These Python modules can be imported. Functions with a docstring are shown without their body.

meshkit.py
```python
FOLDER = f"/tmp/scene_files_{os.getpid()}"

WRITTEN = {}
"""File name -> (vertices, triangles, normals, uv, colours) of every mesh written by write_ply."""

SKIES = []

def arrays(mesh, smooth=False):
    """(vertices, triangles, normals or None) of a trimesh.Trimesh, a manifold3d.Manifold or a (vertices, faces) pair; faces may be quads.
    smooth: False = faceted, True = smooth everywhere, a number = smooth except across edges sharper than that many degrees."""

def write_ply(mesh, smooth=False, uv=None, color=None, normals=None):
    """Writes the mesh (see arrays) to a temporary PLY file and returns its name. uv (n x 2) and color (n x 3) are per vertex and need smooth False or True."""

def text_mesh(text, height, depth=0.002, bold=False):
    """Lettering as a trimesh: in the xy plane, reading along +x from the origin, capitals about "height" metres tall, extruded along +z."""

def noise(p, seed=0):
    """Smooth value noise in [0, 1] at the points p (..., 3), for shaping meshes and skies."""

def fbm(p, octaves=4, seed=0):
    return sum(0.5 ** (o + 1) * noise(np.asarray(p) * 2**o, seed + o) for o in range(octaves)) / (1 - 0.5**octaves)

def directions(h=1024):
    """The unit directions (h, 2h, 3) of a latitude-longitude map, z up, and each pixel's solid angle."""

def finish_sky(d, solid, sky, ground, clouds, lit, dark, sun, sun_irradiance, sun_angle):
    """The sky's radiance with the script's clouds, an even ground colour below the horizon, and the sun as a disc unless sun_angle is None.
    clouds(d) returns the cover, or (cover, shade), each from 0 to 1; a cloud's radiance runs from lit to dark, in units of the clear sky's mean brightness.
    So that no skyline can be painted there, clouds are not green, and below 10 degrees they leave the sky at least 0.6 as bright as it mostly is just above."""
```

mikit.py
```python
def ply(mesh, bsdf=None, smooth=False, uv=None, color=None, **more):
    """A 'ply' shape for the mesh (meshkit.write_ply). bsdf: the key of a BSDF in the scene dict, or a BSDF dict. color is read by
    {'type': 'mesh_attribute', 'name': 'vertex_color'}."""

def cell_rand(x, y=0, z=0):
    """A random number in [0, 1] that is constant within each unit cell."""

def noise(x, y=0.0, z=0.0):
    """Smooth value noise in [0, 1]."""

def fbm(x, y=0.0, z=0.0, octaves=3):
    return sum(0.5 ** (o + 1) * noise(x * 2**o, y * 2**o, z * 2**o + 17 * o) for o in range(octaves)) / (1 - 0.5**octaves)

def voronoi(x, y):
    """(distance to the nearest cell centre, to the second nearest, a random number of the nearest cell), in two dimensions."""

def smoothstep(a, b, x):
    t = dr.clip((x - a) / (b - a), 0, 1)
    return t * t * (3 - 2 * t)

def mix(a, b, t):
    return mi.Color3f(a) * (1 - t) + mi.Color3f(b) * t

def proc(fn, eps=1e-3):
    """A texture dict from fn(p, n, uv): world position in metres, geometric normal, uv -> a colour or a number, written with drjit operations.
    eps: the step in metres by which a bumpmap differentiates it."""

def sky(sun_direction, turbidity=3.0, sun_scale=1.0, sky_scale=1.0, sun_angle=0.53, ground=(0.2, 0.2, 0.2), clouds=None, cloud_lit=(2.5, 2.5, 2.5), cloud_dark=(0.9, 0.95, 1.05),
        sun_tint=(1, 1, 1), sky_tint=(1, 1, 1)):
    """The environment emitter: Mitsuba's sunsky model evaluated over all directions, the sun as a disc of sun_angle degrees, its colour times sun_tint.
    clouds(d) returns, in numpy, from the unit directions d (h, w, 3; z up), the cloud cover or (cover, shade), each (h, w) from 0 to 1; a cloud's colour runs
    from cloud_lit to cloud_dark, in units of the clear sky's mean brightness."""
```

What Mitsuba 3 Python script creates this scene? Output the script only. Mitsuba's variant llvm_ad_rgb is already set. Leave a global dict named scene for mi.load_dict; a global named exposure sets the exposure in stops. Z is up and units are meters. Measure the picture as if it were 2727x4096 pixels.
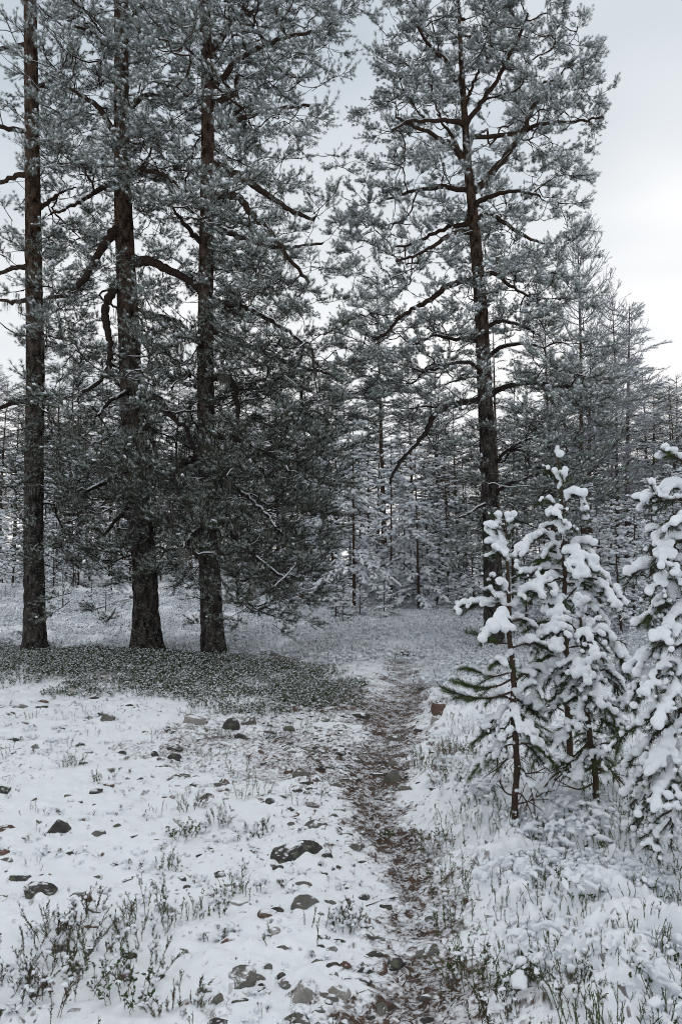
import math, random
import numpy as np, trimesh, mitsuba as mi, drjit as dr
import mikit, meshkit
from scipy.ndimage import gaussian_filter
from mikit import proc, noise, fbm, smoothstep, mix
T = mi.ScalarTransform4f
scene, labels = {'type': 'scene'}, {}
exposure = 1.85

# ---------------------------------------------------------------- camera, sky
PITCH = math.radians(3.54)
scene['camera'] = {'type': 'perspective', 'fov_axis': 'y', 'fov': 65.55, 'near_clip': 0.05, 'far_clip': 2000.0,
                   'to_world': T().look_at(origin=[0, 0, 1.6], target=[0, math.cos(PITCH), 1.6 + math.sin(PITCH)], up=[0, 0, 1])}
SUN = np.array([math.sin(math.radians(37)) * math.cos(math.radians(17)), math.cos(math.radians(37)) * math.cos(math.radians(17)), math.sin(math.radians(17))])

def clouds(d):
    # an even overcast, thinner and brighter round the hidden sun, brighter overhead, with soft bands
    e = np.clip(d[..., 2], 0, 1)
    q = np.stack([d[..., 0] / (e + .25), d[..., 1] / (e + .25), e * 0], -1)
    n = meshkit.fbm(q * np.array([.9, 1.7, 1]), 4, 3) * .65 + meshkit.fbm(q * 3.1, 3, 8) * .35
    near = np.clip((d @ SUN), 0, 1)
    st = lambda a, b: (lambda t: t * t * (3 - 2 * t))(np.clip((e - a) / (b - a), 0, 1))
    s = .14 + .90 * st(.10, .52) - .66 * st(.62, .95) + (n - .5) * 1.5 - .40 * near ** 14
    return np.ones_like(s), s
scene['sky'] = mikit.sky(SUN, turbidity=3, sun_scale=0.012, sun_angle=20, clouds=clouds, cloud_lit=(4.5, 4.45, 4.4), cloud_dark=(2.1, 2.38, 2.65), ground=(.6, .6, .62))

OLD_PINES = {
  'A': dict(trunk=[(-5.402,14.2,-0.012,0.202),(-5.435,14.2,0.754,0.179),(-5.487,14.2,2.299,0.167),(-5.509,14.2,3.866,0.163),(-5.522,14.2,5.055,0.159),(-5.583,14.2,6.66,0.148),(-5.628,14.2,7.878,0.14),(-5.72,14.2,10.353,0.124),(-5.784,14.2,12.032,0.113),(-5.862,14.2,14.595,0.085),(-5.942,14.2,17.213,0.047),(-5.985,14.2,18.99,0.016)],
   limbs=[([(-5.665,14.2,4.483),(-5.885,14.15,4.441),(-6.102,14.09,4.343),(-6.539,14.04,4.153)],0.05),([(-5.892,14.2,11.164),(-6.186,14.36,11.23),(-6.55,14.52,11.234),(-7.031,14.68,11.08)],0.05),([(-5.787,14.2,9.497),(-5.954,13.99,9.42),(-6.254,13.77,9.365),(-6.614,13.56,9.165)],0.05),([(-5.768,14.2,8.697),(-6.067,14.31,8.685),(-6.433,14.41,8.604),(-6.966,14.52,8.522)],0.05),([(-5.741,14.2,6.968),(-6.113,14.52,7.039),(-6.658,14.84,7.023),(-7.308,15.16,7.089)],0.045),([(-5.489,14.2,8.042),(-5.451,14.84,8.589),(-5.342,15.48,9.069)],0.04),([(-5.583,14.2,10.353),(-5.504,14.84,11.009),(-5.4,15.48,11.871)],0.04),([(-5.71,14.2,6.337),(-6.074,14.47,6.394),(-6.433,14.73,6.515),(-7.049,15.0,6.519)],0.04)],
   pads=[(-6.12,11.79,4.38),(-5.67,11.79,4.38),(-5.21,11.79,3.18),(-4.76,11.79,5.39),(-6.11,11.32,2.59),(-5.65,11.32,4.38),(-5.2,11.32,3.18),(-4.75,11.32,5.39),(-6.09,10.85,2.59),(-5.64,10.85,6.37),(-5.19,10.85,6.37),(-4.74,10.85,5.39),(-6.08,10.39,4.38),(-5.63,10.39,4.38),(-5.18,10.39,4.38),(-4.73,10.39,5.39),(-6.07,9.92,6.37),(-5.62,9.92,6.37),(-5.17,9.92,8.51),(-4.72,9.92,4.25),(-6.06,9.46,4.38),(-5.61,9.46,4.38),(-5.16,9.46,8.51),(-4.71,9.46,5.39),(-6.05,8.99,4.38),(-5.6,8.99,4.38),(-5.15,8.99,4.38),(-4.7,8.99,4.25),(-6.04,8.53,4.38),(-5.59,8.53,4.38),(-5.14,8.53,6.37),(-4.69,8.53,4.25),(-6.02,8.07,8.51),(-5.58,8.07,8.51),(-5.13,8.07,8.51),(-4.68,8.07,4.25),(-6.01,7.62,10.78),(-5.57,7.62,8.51),(-5.12,7.62,6.37),(-4.68,7.62,4.25),(-6.0,7.16,8.51),(-5.56,7.16,6.37),(-5.11,7.16,4.38),(-4.67,7.16,3.18),(-5.99,6.71,4.38),(-5.54,6.71,4.38),(-5.1,6.71,4.38),(-4.66,6.71,3.18),(-5.98,6.26,4.38),(-5.53,6.26,4.38),(-5.09,6.26,6.37),(-4.65,6.26,3.18),(-5.97,5.81,4.38),(-5.52,5.81,4.38),(-5.08,5.81,6.37),(-4.64,5.81,4.25),(-5.95,5.36,4.38),(-5.51,5.36,4.38),(-5.07,5.36,4.38),(-4.63,5.36,3.18),(-5.94,4.91,4.38),(-5.5,4.91,4.38),(-5.06,4.91,6.37),(-4.62,4.91,4.25),(-5.93,4.47,2.22),(-5.49,4.47,2.22),(-5.05,4.47,7.29),(-4.61,4.47,3.65),(-5.92,4.02,2.22),(-5.48,4.02,2.22),(-5.04,4.02,7.29),(-4.61,4.02,3.65),(-5.91,3.58,0.9),(-5.47,3.58,0.9),(-5.03,3.58,3.75),(-4.6,3.58,3.65),(-5.02,3.14,7.29),(-4.59,3.14,5.65),(-5.01,2.71,9.24),(-4.58,2.71,5.65),(-5.0,2.27,7.29),(-4.57,2.27,5.65),(-5.0,1.83,3.75),(-4.56,1.83,3.65),(-4.99,1.4,0.9),(-4.55,1.4,2.73),(-4.54,0.97,1.11),(-4.84,16.12,0.53),(-5.29,15.63,0.53),(-4.83,15.63,1.29),(-5.74,15.15,1.05),(-5.29,15.15,1.29),(-4.83,15.15,2.19),(-5.73,14.66,2.59),(-5.27,14.66,2.19),(-4.82,14.66,3.18),(-6.18,14.18,1.05),(-5.72,14.18,4.38),(-5.26,14.18,3.18),(-4.81,14.18,4.25),(-6.17,13.7,2.59),(-5.71,13.7,6.37),(-5.25,13.7,4.25),(-4.8,13.7,5.39),(-6.16,13.22,4.38),(-5.7,13.22,6.37),(-5.24,13.22,5.39),(-4.79,13.22,6.59),(-6.14,12.74,4.38),(-5.69,12.74,6.37),(-5.23,12.74,4.25),(-4.78,12.74,5.39),(-6.13,12.27,4.38),(-5.68,12.27,6.37),(-5.22,12.27,4.25),(-4.77,12.27,5.39)]),
  'B': dict(trunk=[(-3.272,13.6,0.035,0.268),(-3.313,13.6,0.789,0.216),(-3.353,13.6,1.527,0.201),(-3.467,13.6,2.643,0.193),(-3.539,13.6,3.393,0.186),(-3.625,13.6,4.528,0.186),(-3.66,13.6,5.292,0.186),(-3.741,13.6,6.524,0.171),(-3.805,13.6,7.613,0.156),(-3.851,13.6,8.555,0.138),(-3.883,13.6,9.983,0.126),(-3.918,13.6,11.591,0.119),(-3.984,13.6,14.046,0.089),(-4.042,13.6,16.553,0.048),(-4.075,13.6,18.427,0.015)],
   limbs=[([(-3.9,13.6,7.418),(-3.958,13.44,7.265),(-4.07,13.28,6.938),(-4.312,13.12,6.372),(-4.585,12.96,5.997),(-4.785,12.8,5.921)],0.085),([(-3.854,13.6,6.508),(-3.91,13.39,6.233),(-3.981,13.17,5.808),(-3.844,12.96,5.337),(-3.772,12.75,4.773),(-3.87,12.53,4.432),(-4.047,12.32,4.246)],0.08),([(-3.578,13.6,6.803),(-3.379,13.44,6.795),(-2.958,13.28,6.567),(-2.429,13.12,6.216),(-1.955,12.96,5.791),(-1.595,12.8,5.58)],0.085),([(-3.489,13.6,5.937),(-3.046,13.23,5.72),(-2.63,12.85,5.495),(-2.384,12.48,5.164)],0.065),([(-3.367,13.6,4.414),(-3.116,13.36,4.365),(-2.853,13.12,4.037),(-2.542,12.88,3.77),(-2.323,12.64,3.337)],0.06),([(-3.33,13.6,3.922),(-3.174,13.33,3.728),(-3.063,13.07,3.395),(-2.968,12.8,3.005)],0.05),([(-3.64,13.6,4.528),(-3.627,13.07,4.377),(-3.766,12.53,4.054),(-3.702,12.0,3.816)],0.04),([(-4.008,13.6,9.188),(-4.328,13.81,9.71),(-4.717,14.03,10.082),(-5.197,14.24,10.461)],0.06),([(-3.753,13.6,9.585),(-3.578,13.92,10.017),(-3.338,14.24,10.252),(-3.088,14.56,10.832)],0.05),([(-4.033,13.6,10.624),(-4.261,13.28,10.725),(-4.53,12.96,10.659)],0.05),([(-3.778,13.6,11.106),(-3.459,13.36,11.335),(-3.103,13.12,11.551)],0.05),([(-3.703,13.6,8.398),(-3.238,12.96,8.153),(-2.73,12.32,7.687),(-2.323,11.68,7.168)],0.05),([(-3.968,13.6,8.24),(-4.106,12.96,7.778),(-4.245,12.32,7.26),(-4.349,11.68,6.831)],0.05),([(-3.544,13.6,3.243),(-3.705,13.12,3.04),(-3.913,12.64,2.778),(-4.096,12.16,2.666)],0.05),([(-3.382,13.6,2.419),(-2.902,12.8,2.301),(-2.457,12.0,2.191)],0.045),([(-3.498,13.6,2.718),(-3.71,13.44,2.409),(-3.95,13.28,2.036)],0.045)],
   pads=[(-4.99,11.37,3.18),(-4.56,11.37,5.39),(-4.12,11.37,13.18),(-3.69,11.37,13.18),(-3.26,11.37,3.18),(-4.98,10.91,3.18),(-4.55,10.91,5.39),(-4.12,10.91,13.18),(-3.68,10.91,15.67),(-3.25,10.91,6.59),(-4.54,10.46,5.39),(-4.11,10.46,15.67),(-3.67,10.46,15.67),(-3.24,10.46,5.39),(-4.53,10.02,5.39),(-4.1,10.02,10.78),(-3.67,10.02,13.18),(-3.24,10.02,3.18),(-4.52,9.57,4.25),(-4.09,9.57,8.51),(-3.66,9.57,10.78),(-3.23,9.57,4.25),(-4.51,9.12,5.39),(-4.08,9.12,10.78),(-3.65,9.12,4.38),(-3.22,9.12,3.18),(-4.5,8.68,4.25),(-4.08,8.68,10.78),(-3.65,8.68,10.78),(-3.22,8.68,5.39),(-4.5,8.24,4.25),(-4.07,8.24,10.78),(-3.64,8.24,10.78),(-3.21,8.24,6.59),(-4.49,7.8,4.25),(-4.06,7.8,13.18),(-3.63,7.8,13.18),(-3.21,7.8,4.25),(-4.48,7.36,4.25),(-4.05,7.36,8.51),(-3.62,7.36,8.51),(-3.2,7.36,4.25),(-4.47,6.93,3.18),(-4.04,6.93,8.51),(-3.62,6.93,4.38),(-3.19,6.93,2.19),(-4.46,6.49,3.18),(-4.04,6.49,4.38),(-3.61,6.49,2.59),(-3.19,6.49,1.29),(-4.45,6.06,3.18),(-4.03,6.06,6.37),(-3.6,6.06,8.51),(-3.18,6.06,1.29),(-4.44,5.63,4.25),(-4.02,5.63,6.37),(-3.6,5.63,4.38),(-3.17,5.63,3.18),(-4.43,5.2,3.18),(-4.01,5.2,8.51),(-3.59,5.2,10.78),(-3.17,5.2,5.39),(-4.43,4.77,4.25),(-4.0,4.77,10.78),(-3.58,4.77,10.78),(-3.16,4.77,5.39),(-4.42,4.35,3.65),(-4.0,4.35,9.24),(-3.58,4.35,9.24),(-3.16,4.35,3.65),(-4.41,3.92,3.65),(-3.99,3.92,9.24),(-3.57,3.92,9.24),(-3.15,3.92,4.62),(-2.73,3.92,4.62),(-4.4,3.5,3.65),(-3.98,3.5,11.29),(-3.56,3.5,11.29),(-3.14,3.5,5.65),(-2.73,3.5,5.65),(-4.39,3.08,5.65),(-3.98,3.08,11.29),(-3.56,3.08,11.29),(-3.14,3.08,11.29),(-2.72,3.08,6.72),(-4.38,2.66,5.65),(-3.97,2.66,13.44),(-3.55,2.66,13.44),(-3.13,2.66,13.44),(-2.71,2.66,6.72),(-4.38,2.24,5.65),(-3.96,2.24,11.29),(-3.54,2.24,11.29),(-3.13,2.24,9.24),(-2.71,2.24,5.65),(-4.37,1.82,3.65),(-3.95,1.82,11.29),(-3.54,1.82,9.24),(-3.12,1.82,5.46),(-2.7,1.82,3.65),(-4.36,1.41,2.73),(-3.94,1.41,9.24),(-3.53,1.41,3.75),(-3.11,1.41,0.9),(-2.7,1.41,2.73),(-4.35,0.99,1.11),(-3.94,0.99,3.75),(-3.52,0.99,0.9),(-2.69,0.99,1.11),(-3.93,0.58,0.9),(-4.64,15.51,0.53),(-4.2,15.51,2.59),(-3.76,15.51,1.05),(-5.07,15.04,0.53),(-4.63,15.04,1.29),(-4.19,15.04,4.38),(-3.75,15.04,2.59),(-3.31,15.04,0.53),(-5.06,14.58,1.29),(-4.62,14.58,2.19),(-4.18,14.58,6.37),(-3.74,14.58,4.38),(-3.3,14.58,0.53),(-5.05,14.11,2.19),(-4.61,14.11,3.18),(-4.17,14.11,8.51),(-3.73,14.11,6.37),(-3.29,14.11,1.29),(-5.04,13.65,3.18),(-4.6,13.65,4.25),(-4.17,13.65,10.78),(-3.73,13.65,8.51),(-3.29,13.65,2.19),(-5.03,13.19,4.25),(-4.59,13.19,5.39),(-4.16,13.19,13.18),(-3.72,13.19,10.78),(-3.28,13.19,4.25),(-5.02,12.73,5.39),(-4.58,12.73,6.59),(-4.15,12.73,13.18),(-3.71,12.73,13.18),(-3.27,12.73,5.39),(-5.01,12.27,4.25),(-4.58,12.27,5.39),(-4.14,12.27,10.78),(-3.7,12.27,10.78),(-3.27,12.27,4.25),(-5.0,11.82,4.25),(-4.57,11.82,5.39),(-4.13,11.82,10.78),(-3.7,11.82,10.78),(-3.26,11.82,4.25)]),
  'C': dict(trunk=[(-2.07,13.0,0.041,0.192),(-2.106,13.0,0.825,0.174),(-2.135,13.0,1.53,0.167),(-2.192,13.0,2.955,0.149),(-2.225,13.0,4.036,0.139),(-2.243,13.0,5.129,0.131),(-2.248,13.0,6.307,0.124),(-2.245,13.0,7.348,0.117),(-2.247,13.0,8.248,0.11),(-2.254,13.0,9.613,0.103),(-2.321,13.0,11.15,0.092),(-2.379,13.0,13.102,0.068),(-2.431,13.0,15.089,0.032),(-2.443,13.0,16.217,0.014)],
   limbs=[([(-2.151,13.0,8.218),(-1.952,12.89,8.156),(-1.719,12.79,7.976),(-1.382,12.68,7.71),(-1.123,12.57,7.492),(-0.832,12.47,7.241),(-0.443,12.36,7.029)],0.075),([(-2.132,13.0,7.722),(-1.896,12.79,7.636),(-1.624,12.57,7.463),(-1.379,12.36,7.079),(-1.143,12.15,6.768),(-0.827,11.93,6.261),(-0.484,11.72,5.776)],0.065),([(-2.162,13.0,9.308),(-2.004,13.16,9.496),(-1.841,13.32,9.771),(-1.804,13.48,10.147)],0.06),([(-2.116,13.0,4.632),(-1.829,12.76,4.576),(-1.661,12.52,4.212),(-1.599,12.28,3.813),(-1.486,12.04,3.455)],0.06),([(-2.208,13.0,10.225),(-1.918,13.27,10.873),(-1.497,13.53,11.381),(-0.976,13.8,11.738)],0.055),([(-2.18,13.0,9.613),(-1.62,12.73,9.973),(-1.021,12.47,10.093),(-0.305,12.2,10.055)],0.055),([(-2.172,13.0,8.853),(-1.693,13.37,9.295),(-1.119,13.75,9.671),(-0.351,14.12,9.973)],0.05),([(-2.17,13.0,7.198),(-1.684,13.43,7.19),(-1.116,13.85,7.169),(-0.352,14.28,7.422)],0.055),([(-2.157,13.0,5.863),(-1.708,12.57,5.723),(-1.176,12.15,5.377),(-0.546,11.72,4.847)],0.055),([(-2.153,13.0,5.422),(-1.649,13.27,5.276),(-1.005,13.53,5.045),(-0.183,13.8,4.881)],0.05),([(-2.327,13.0,6.9),(-2.42,12.2,6.854),(-2.456,11.4,6.772)],0.045),([(-2.149,13.0,3.675),(-1.69,12.57,3.537),(-1.23,12.15,3.269),(-0.799,11.72,3.081)],0.05),([(-2.129,13.0,3.099),(-1.677,12.52,2.767),(-1.214,12.04,2.391),(-0.847,11.56,1.979)],0.05),([(-2.108,13.0,2.383),(-1.685,12.63,2.014),(-1.23,12.25,1.601),(-0.738,11.88,1.278)],0.05),([(-2.274,13.0,3.314),(-2.375,12.2,3.141),(-2.405,11.4,2.851)],0.045),([(-2.234,13.0,2.169),(-2.325,12.36,2.006),(-2.33,11.72,1.793)],0.035)],
   pads=[(-3.11,10.93,3.18),(-2.7,10.93,6.37),(-2.28,10.93,8.51),(-1.87,10.93,10.78),(-1.45,10.93,15.67),(-1.04,10.93,12.54),(-0.62,10.93,7.25),(-0.21,10.93,2.16),(0.21,10.93,0.0),(-3.11,10.5,6.59),(-2.69,10.5,10.78),(-2.28,10.5,13.18),(-1.86,10.5,13.18),(-1.45,10.5,15.67),(-1.03,10.5,12.54),(-0.62,10.5,8.62),(-0.21,10.5,2.16),(0.21,10.5,0.0),(-3.1,10.07,5.39),(-2.69,10.07,13.18),(-2.27,10.07,15.67),(-1.86,10.07,15.67),(-1.45,10.07,13.18),(-1.03,10.07,10.54),(-0.62,10.07,7.25),(-0.21,10.07,2.64),(0.21,10.07,0.0),(-3.09,9.64,3.18),(-2.68,9.64,10.78),(-2.27,9.64,13.18),(-1.86,9.64,15.67),(-1.44,9.64,13.18),(-1.03,9.64,6.81),(-0.62,9.64,7.25),(-0.21,9.64,2.64),(0.21,9.64,0.0),(-3.09,9.22,4.25),(-2.68,9.22,10.78),(-2.26,9.22,15.67),(-1.85,9.22,10.78),(-1.44,9.22,6.37),(-1.03,9.22,5.09),(-0.62,9.22,5.93),(-0.21,9.22,2.64),(0.21,9.22,0.0),(-3.08,8.79,3.18),(-2.67,8.79,8.51),(-2.26,8.79,8.51),(-1.85,8.79,4.38),(-1.44,8.79,6.37),(-1.03,8.79,8.63),(-0.62,8.79,5.93),(-0.2,8.79,1.27),(-3.08,8.37,5.39),(-2.67,8.37,10.78),(-2.25,8.37,8.51),(-1.84,8.37,6.37),(-1.44,8.37,2.59),(-1.02,8.37,3.5),(-0.61,8.37,4.68),(-0.2,8.37,1.7),(0.2,8.37,0.0),(-3.07,7.95,6.59),(-2.66,7.95,13.18),(-2.25,7.95,13.18),(-1.84,7.95,10.78),(-1.43,7.95,4.38),(-1.02,7.95,4.38),(-0.61,7.95,3.5),(-0.2,7.95,1.27),(0.2,7.95,0.0),(-3.06,7.53,4.25),(-2.65,7.53,10.78),(-2.25,7.53,13.18),(-1.84,7.53,13.18),(-1.43,7.53,6.37),(-1.02,7.53,6.37),(-0.61,7.53,3.5),(-0.2,7.53,1.27),(0.2,7.53,0.0),(-3.06,7.11,4.25),(-2.65,7.11,8.51),(-2.24,7.11,10.78),(-1.83,7.11,13.18),(-1.43,7.11,10.78),(-1.02,7.11,6.37),(-0.61,7.11,2.41),(-0.2,7.11,1.27),(0.2,7.11,0.0),(-3.05,6.69,2.19),(-2.65,6.69,8.51),(-2.24,6.69,10.78),(-1.83,6.69,13.18),(-1.42,6.69,13.18),(-1.02,6.69,10.78),(-0.61,6.69,2.41),(-0.2,6.69,1.27),(0.2,6.69,0.0),(-3.05,6.28,1.29),(-2.64,6.28,4.38),(-2.23,6.28,8.51),(-1.83,6.28,13.18),(-1.42,6.28,13.18),(-1.01,6.28,8.51),(-0.61,6.28,3.5),(-0.2,6.28,1.27),(0.2,6.28,0.0),(-3.04,5.86,1.29),(-2.63,5.86,2.59),(-2.23,5.86,6.37),(-1.82,5.86,10.78),(-1.42,5.86,13.18),(-1.01,5.86,13.18),(-0.61,5.86,5.93),(-0.2,5.86,1.27),(0.2,5.86,0.0),(-3.03,5.45,3.18),(-2.63,5.45,10.78),(-2.23,5.45,13.18),(-1.82,5.45,13.18),(-1.42,5.45,13.18),(-1.01,5.45,13.18),(-0.61,5.45,5.93),(-0.2,5.45,1.27),(0.2,5.45,0.0),(-3.03,5.04,5.39),(-2.62,5.04,10.78),(-2.22,5.04,8.51),(-1.82,5.04,10.78),(-1.41,5.04,10.78),(-1.01,5.04,13.18),(-0.61,5.04,13.18),(-0.2,5.04,8.51),(0.2,5.04,6.37),(-3.02,4.63,5.39),(-2.62,4.63,10.78),(-2.22,4.63,8.51),(-1.81,4.63,10.78),(-1.41,4.63,13.18),(-1.01,4.63,13.18),(-0.6,4.63,10.78),(-0.2,4.63,6.37),(0.2,4.63,6.37),(-3.02,4.22,3.65),(-2.62,4.22,9.24),(-2.21,4.22,9.24),(-1.81,4.22,7.29),(-1.41,4.22,9.24),(-1.01,4.22,11.29),(-0.6,4.22,11.29),(-0.2,4.22,9.24),(0.2,4.22,3.75),(-3.01,3.82,4.62),(-2.61,3.82,4.62),(-2.21,3.82,9.24),(-1.81,3.82,11.29),(-1.41,3.82,11.29),(-1.0,3.82,11.29),(-0.6,3.82,11.29),(-0.2,3.82,9.24),(0.2,3.82,3.75),(-3.0,3.42,5.65),(-2.6,3.42,5.65),(-2.2,3.42,11.29),(-1.8,3.42,13.44),(-1.4,3.42,13.44),(-1.0,3.42,13.44),(-0.6,3.42,13.44),(-0.2,3.42,9.24),(0.2,3.42,0.9),(-2.6,3.01,6.72),(-2.2,3.01,13.44),(-1.8,3.01,13.44),(-1.4,3.01,13.44),(-1.0,3.01,13.44),(-0.6,3.01,13.44),(-0.2,3.01,7.29),(-2.6,2.61,6.72),(-2.2,2.61,13.44),(-1.8,2.61,13.44),(-1.4,2.61,13.44),(-1.0,2.61,13.44),(-0.6,2.61,11.29),(-0.2,2.61,5.46),(-2.59,2.21,5.65),(-2.19,2.21,13.44),(-1.79,2.21,13.44),(-1.4,2.21,13.44),(-1.0,2.21,11.29),(-0.6,2.21,11.29),(-0.2,2.21,5.46),(-2.58,1.81,3.65),(-2.19,1.81,11.29),(-1.79,1.81,13.44),(-1.39,1.81,11.29),(-0.99,1.81,9.24),(-0.6,1.81,5.46),(-0.2,1.81,0.9),(-2.58,1.42,2.73),(-2.18,1.42,7.29),(-1.79,1.42,11.29),(-1.39,1.42,11.29),(-0.99,1.42,11.29),(-0.59,1.42,7.29),(-0.2,1.42,2.22),(-2.58,1.02,1.11),(-2.18,1.02,2.22),(-1.78,1.02,7.29),(-1.39,1.02,9.24),(-0.99,1.02,7.29),(-0.59,1.02,5.46),(-0.2,1.02,0.9),(-2.17,0.63,0.9),(-1.78,0.63,2.22),(-1.38,0.63,2.22),(-0.99,0.63,2.22),(-0.59,0.63,0.9),(-2.75,14.9,1.05),(-2.32,14.9,1.05),(-1.9,14.9,1.05),(-3.16,14.45,0.53),(-2.74,14.45,1.05),(-2.32,14.45,2.59),(-1.9,14.45,2.59),(-1.48,14.45,1.05),(-3.15,14.0,0.53),(-2.73,14.0,2.59),(-2.31,14.0,4.38),(-1.89,14.0,4.38),(-1.47,14.0,2.59),(-3.15,13.56,1.29),(-2.73,13.56,4.38),(-2.31,13.56,6.37),(-1.89,13.56,6.37),(-1.47,13.56,6.37),(-1.05,13.56,2.59),(-3.14,13.12,2.19),(-2.72,13.12,6.37),(-2.31,13.12,8.51),(-1.89,13.12,8.51),(-1.47,13.12,8.51),(-1.05,13.12,4.38),(-0.63,13.12,1.05),(-3.14,12.68,4.25),(-2.72,12.68,8.51),(-2.3,12.68,10.78),(-1.88,12.68,10.78),(-1.46,12.68,10.78),(-1.05,12.68,8.51),(-0.63,12.68,4.38),(-0.21,12.68,1.05),(-3.13,12.24,5.39),(-2.71,12.24,10.78),(-2.3,12.24,10.78),(-1.88,12.24,13.18),(-1.46,12.24,13.18),(-1.04,12.24,10.78),(-0.63,12.24,6.37),(-0.21,12.24,2.59),(0.21,12.24,1.05),(-3.12,11.8,4.25),(-2.71,11.8,10.78),(-2.29,11.8,10.78),(-1.88,11.8,13.18),(-1.46,11.8,13.18),(-1.04,11.8,13.18),(-0.62,11.8,8.51),(-0.21,11.8,6.37),(0.21,11.8,4.38),(-3.12,11.37,4.25),(-2.7,11.37,10.78),(-2.29,11.37,10.78),(-1.87,11.37,13.18),(-1.46,11.37,13.18),(-1.04,11.37,13.18),(-0.62,11.37,10.78),(-0.21,11.37,8.51),(0.21,11.37,8.51)]),
  'D': dict(trunk=[(2.835,14.9,0.005,0.187),(2.819,14.9,0.712,0.163),(2.812,14.9,1.52,0.151),(2.78,14.9,2.907,0.147),(2.744,14.9,4.144,0.143),(2.707,14.9,5.226,0.134),(2.669,14.9,6.318,0.126),(2.606,14.9,7.334,0.114),(2.524,14.9,8.359,0.094),(2.449,14.9,9.134,0.081),(2.406,14.9,9.913,0.069),(2.37,14.9,10.61,0.057),(2.335,14.9,11.31,0.049),(2.307,14.9,12.015,0.037),(2.281,14.9,12.901,0.024),(2.27,14.9,13.525,0.012)],
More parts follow.
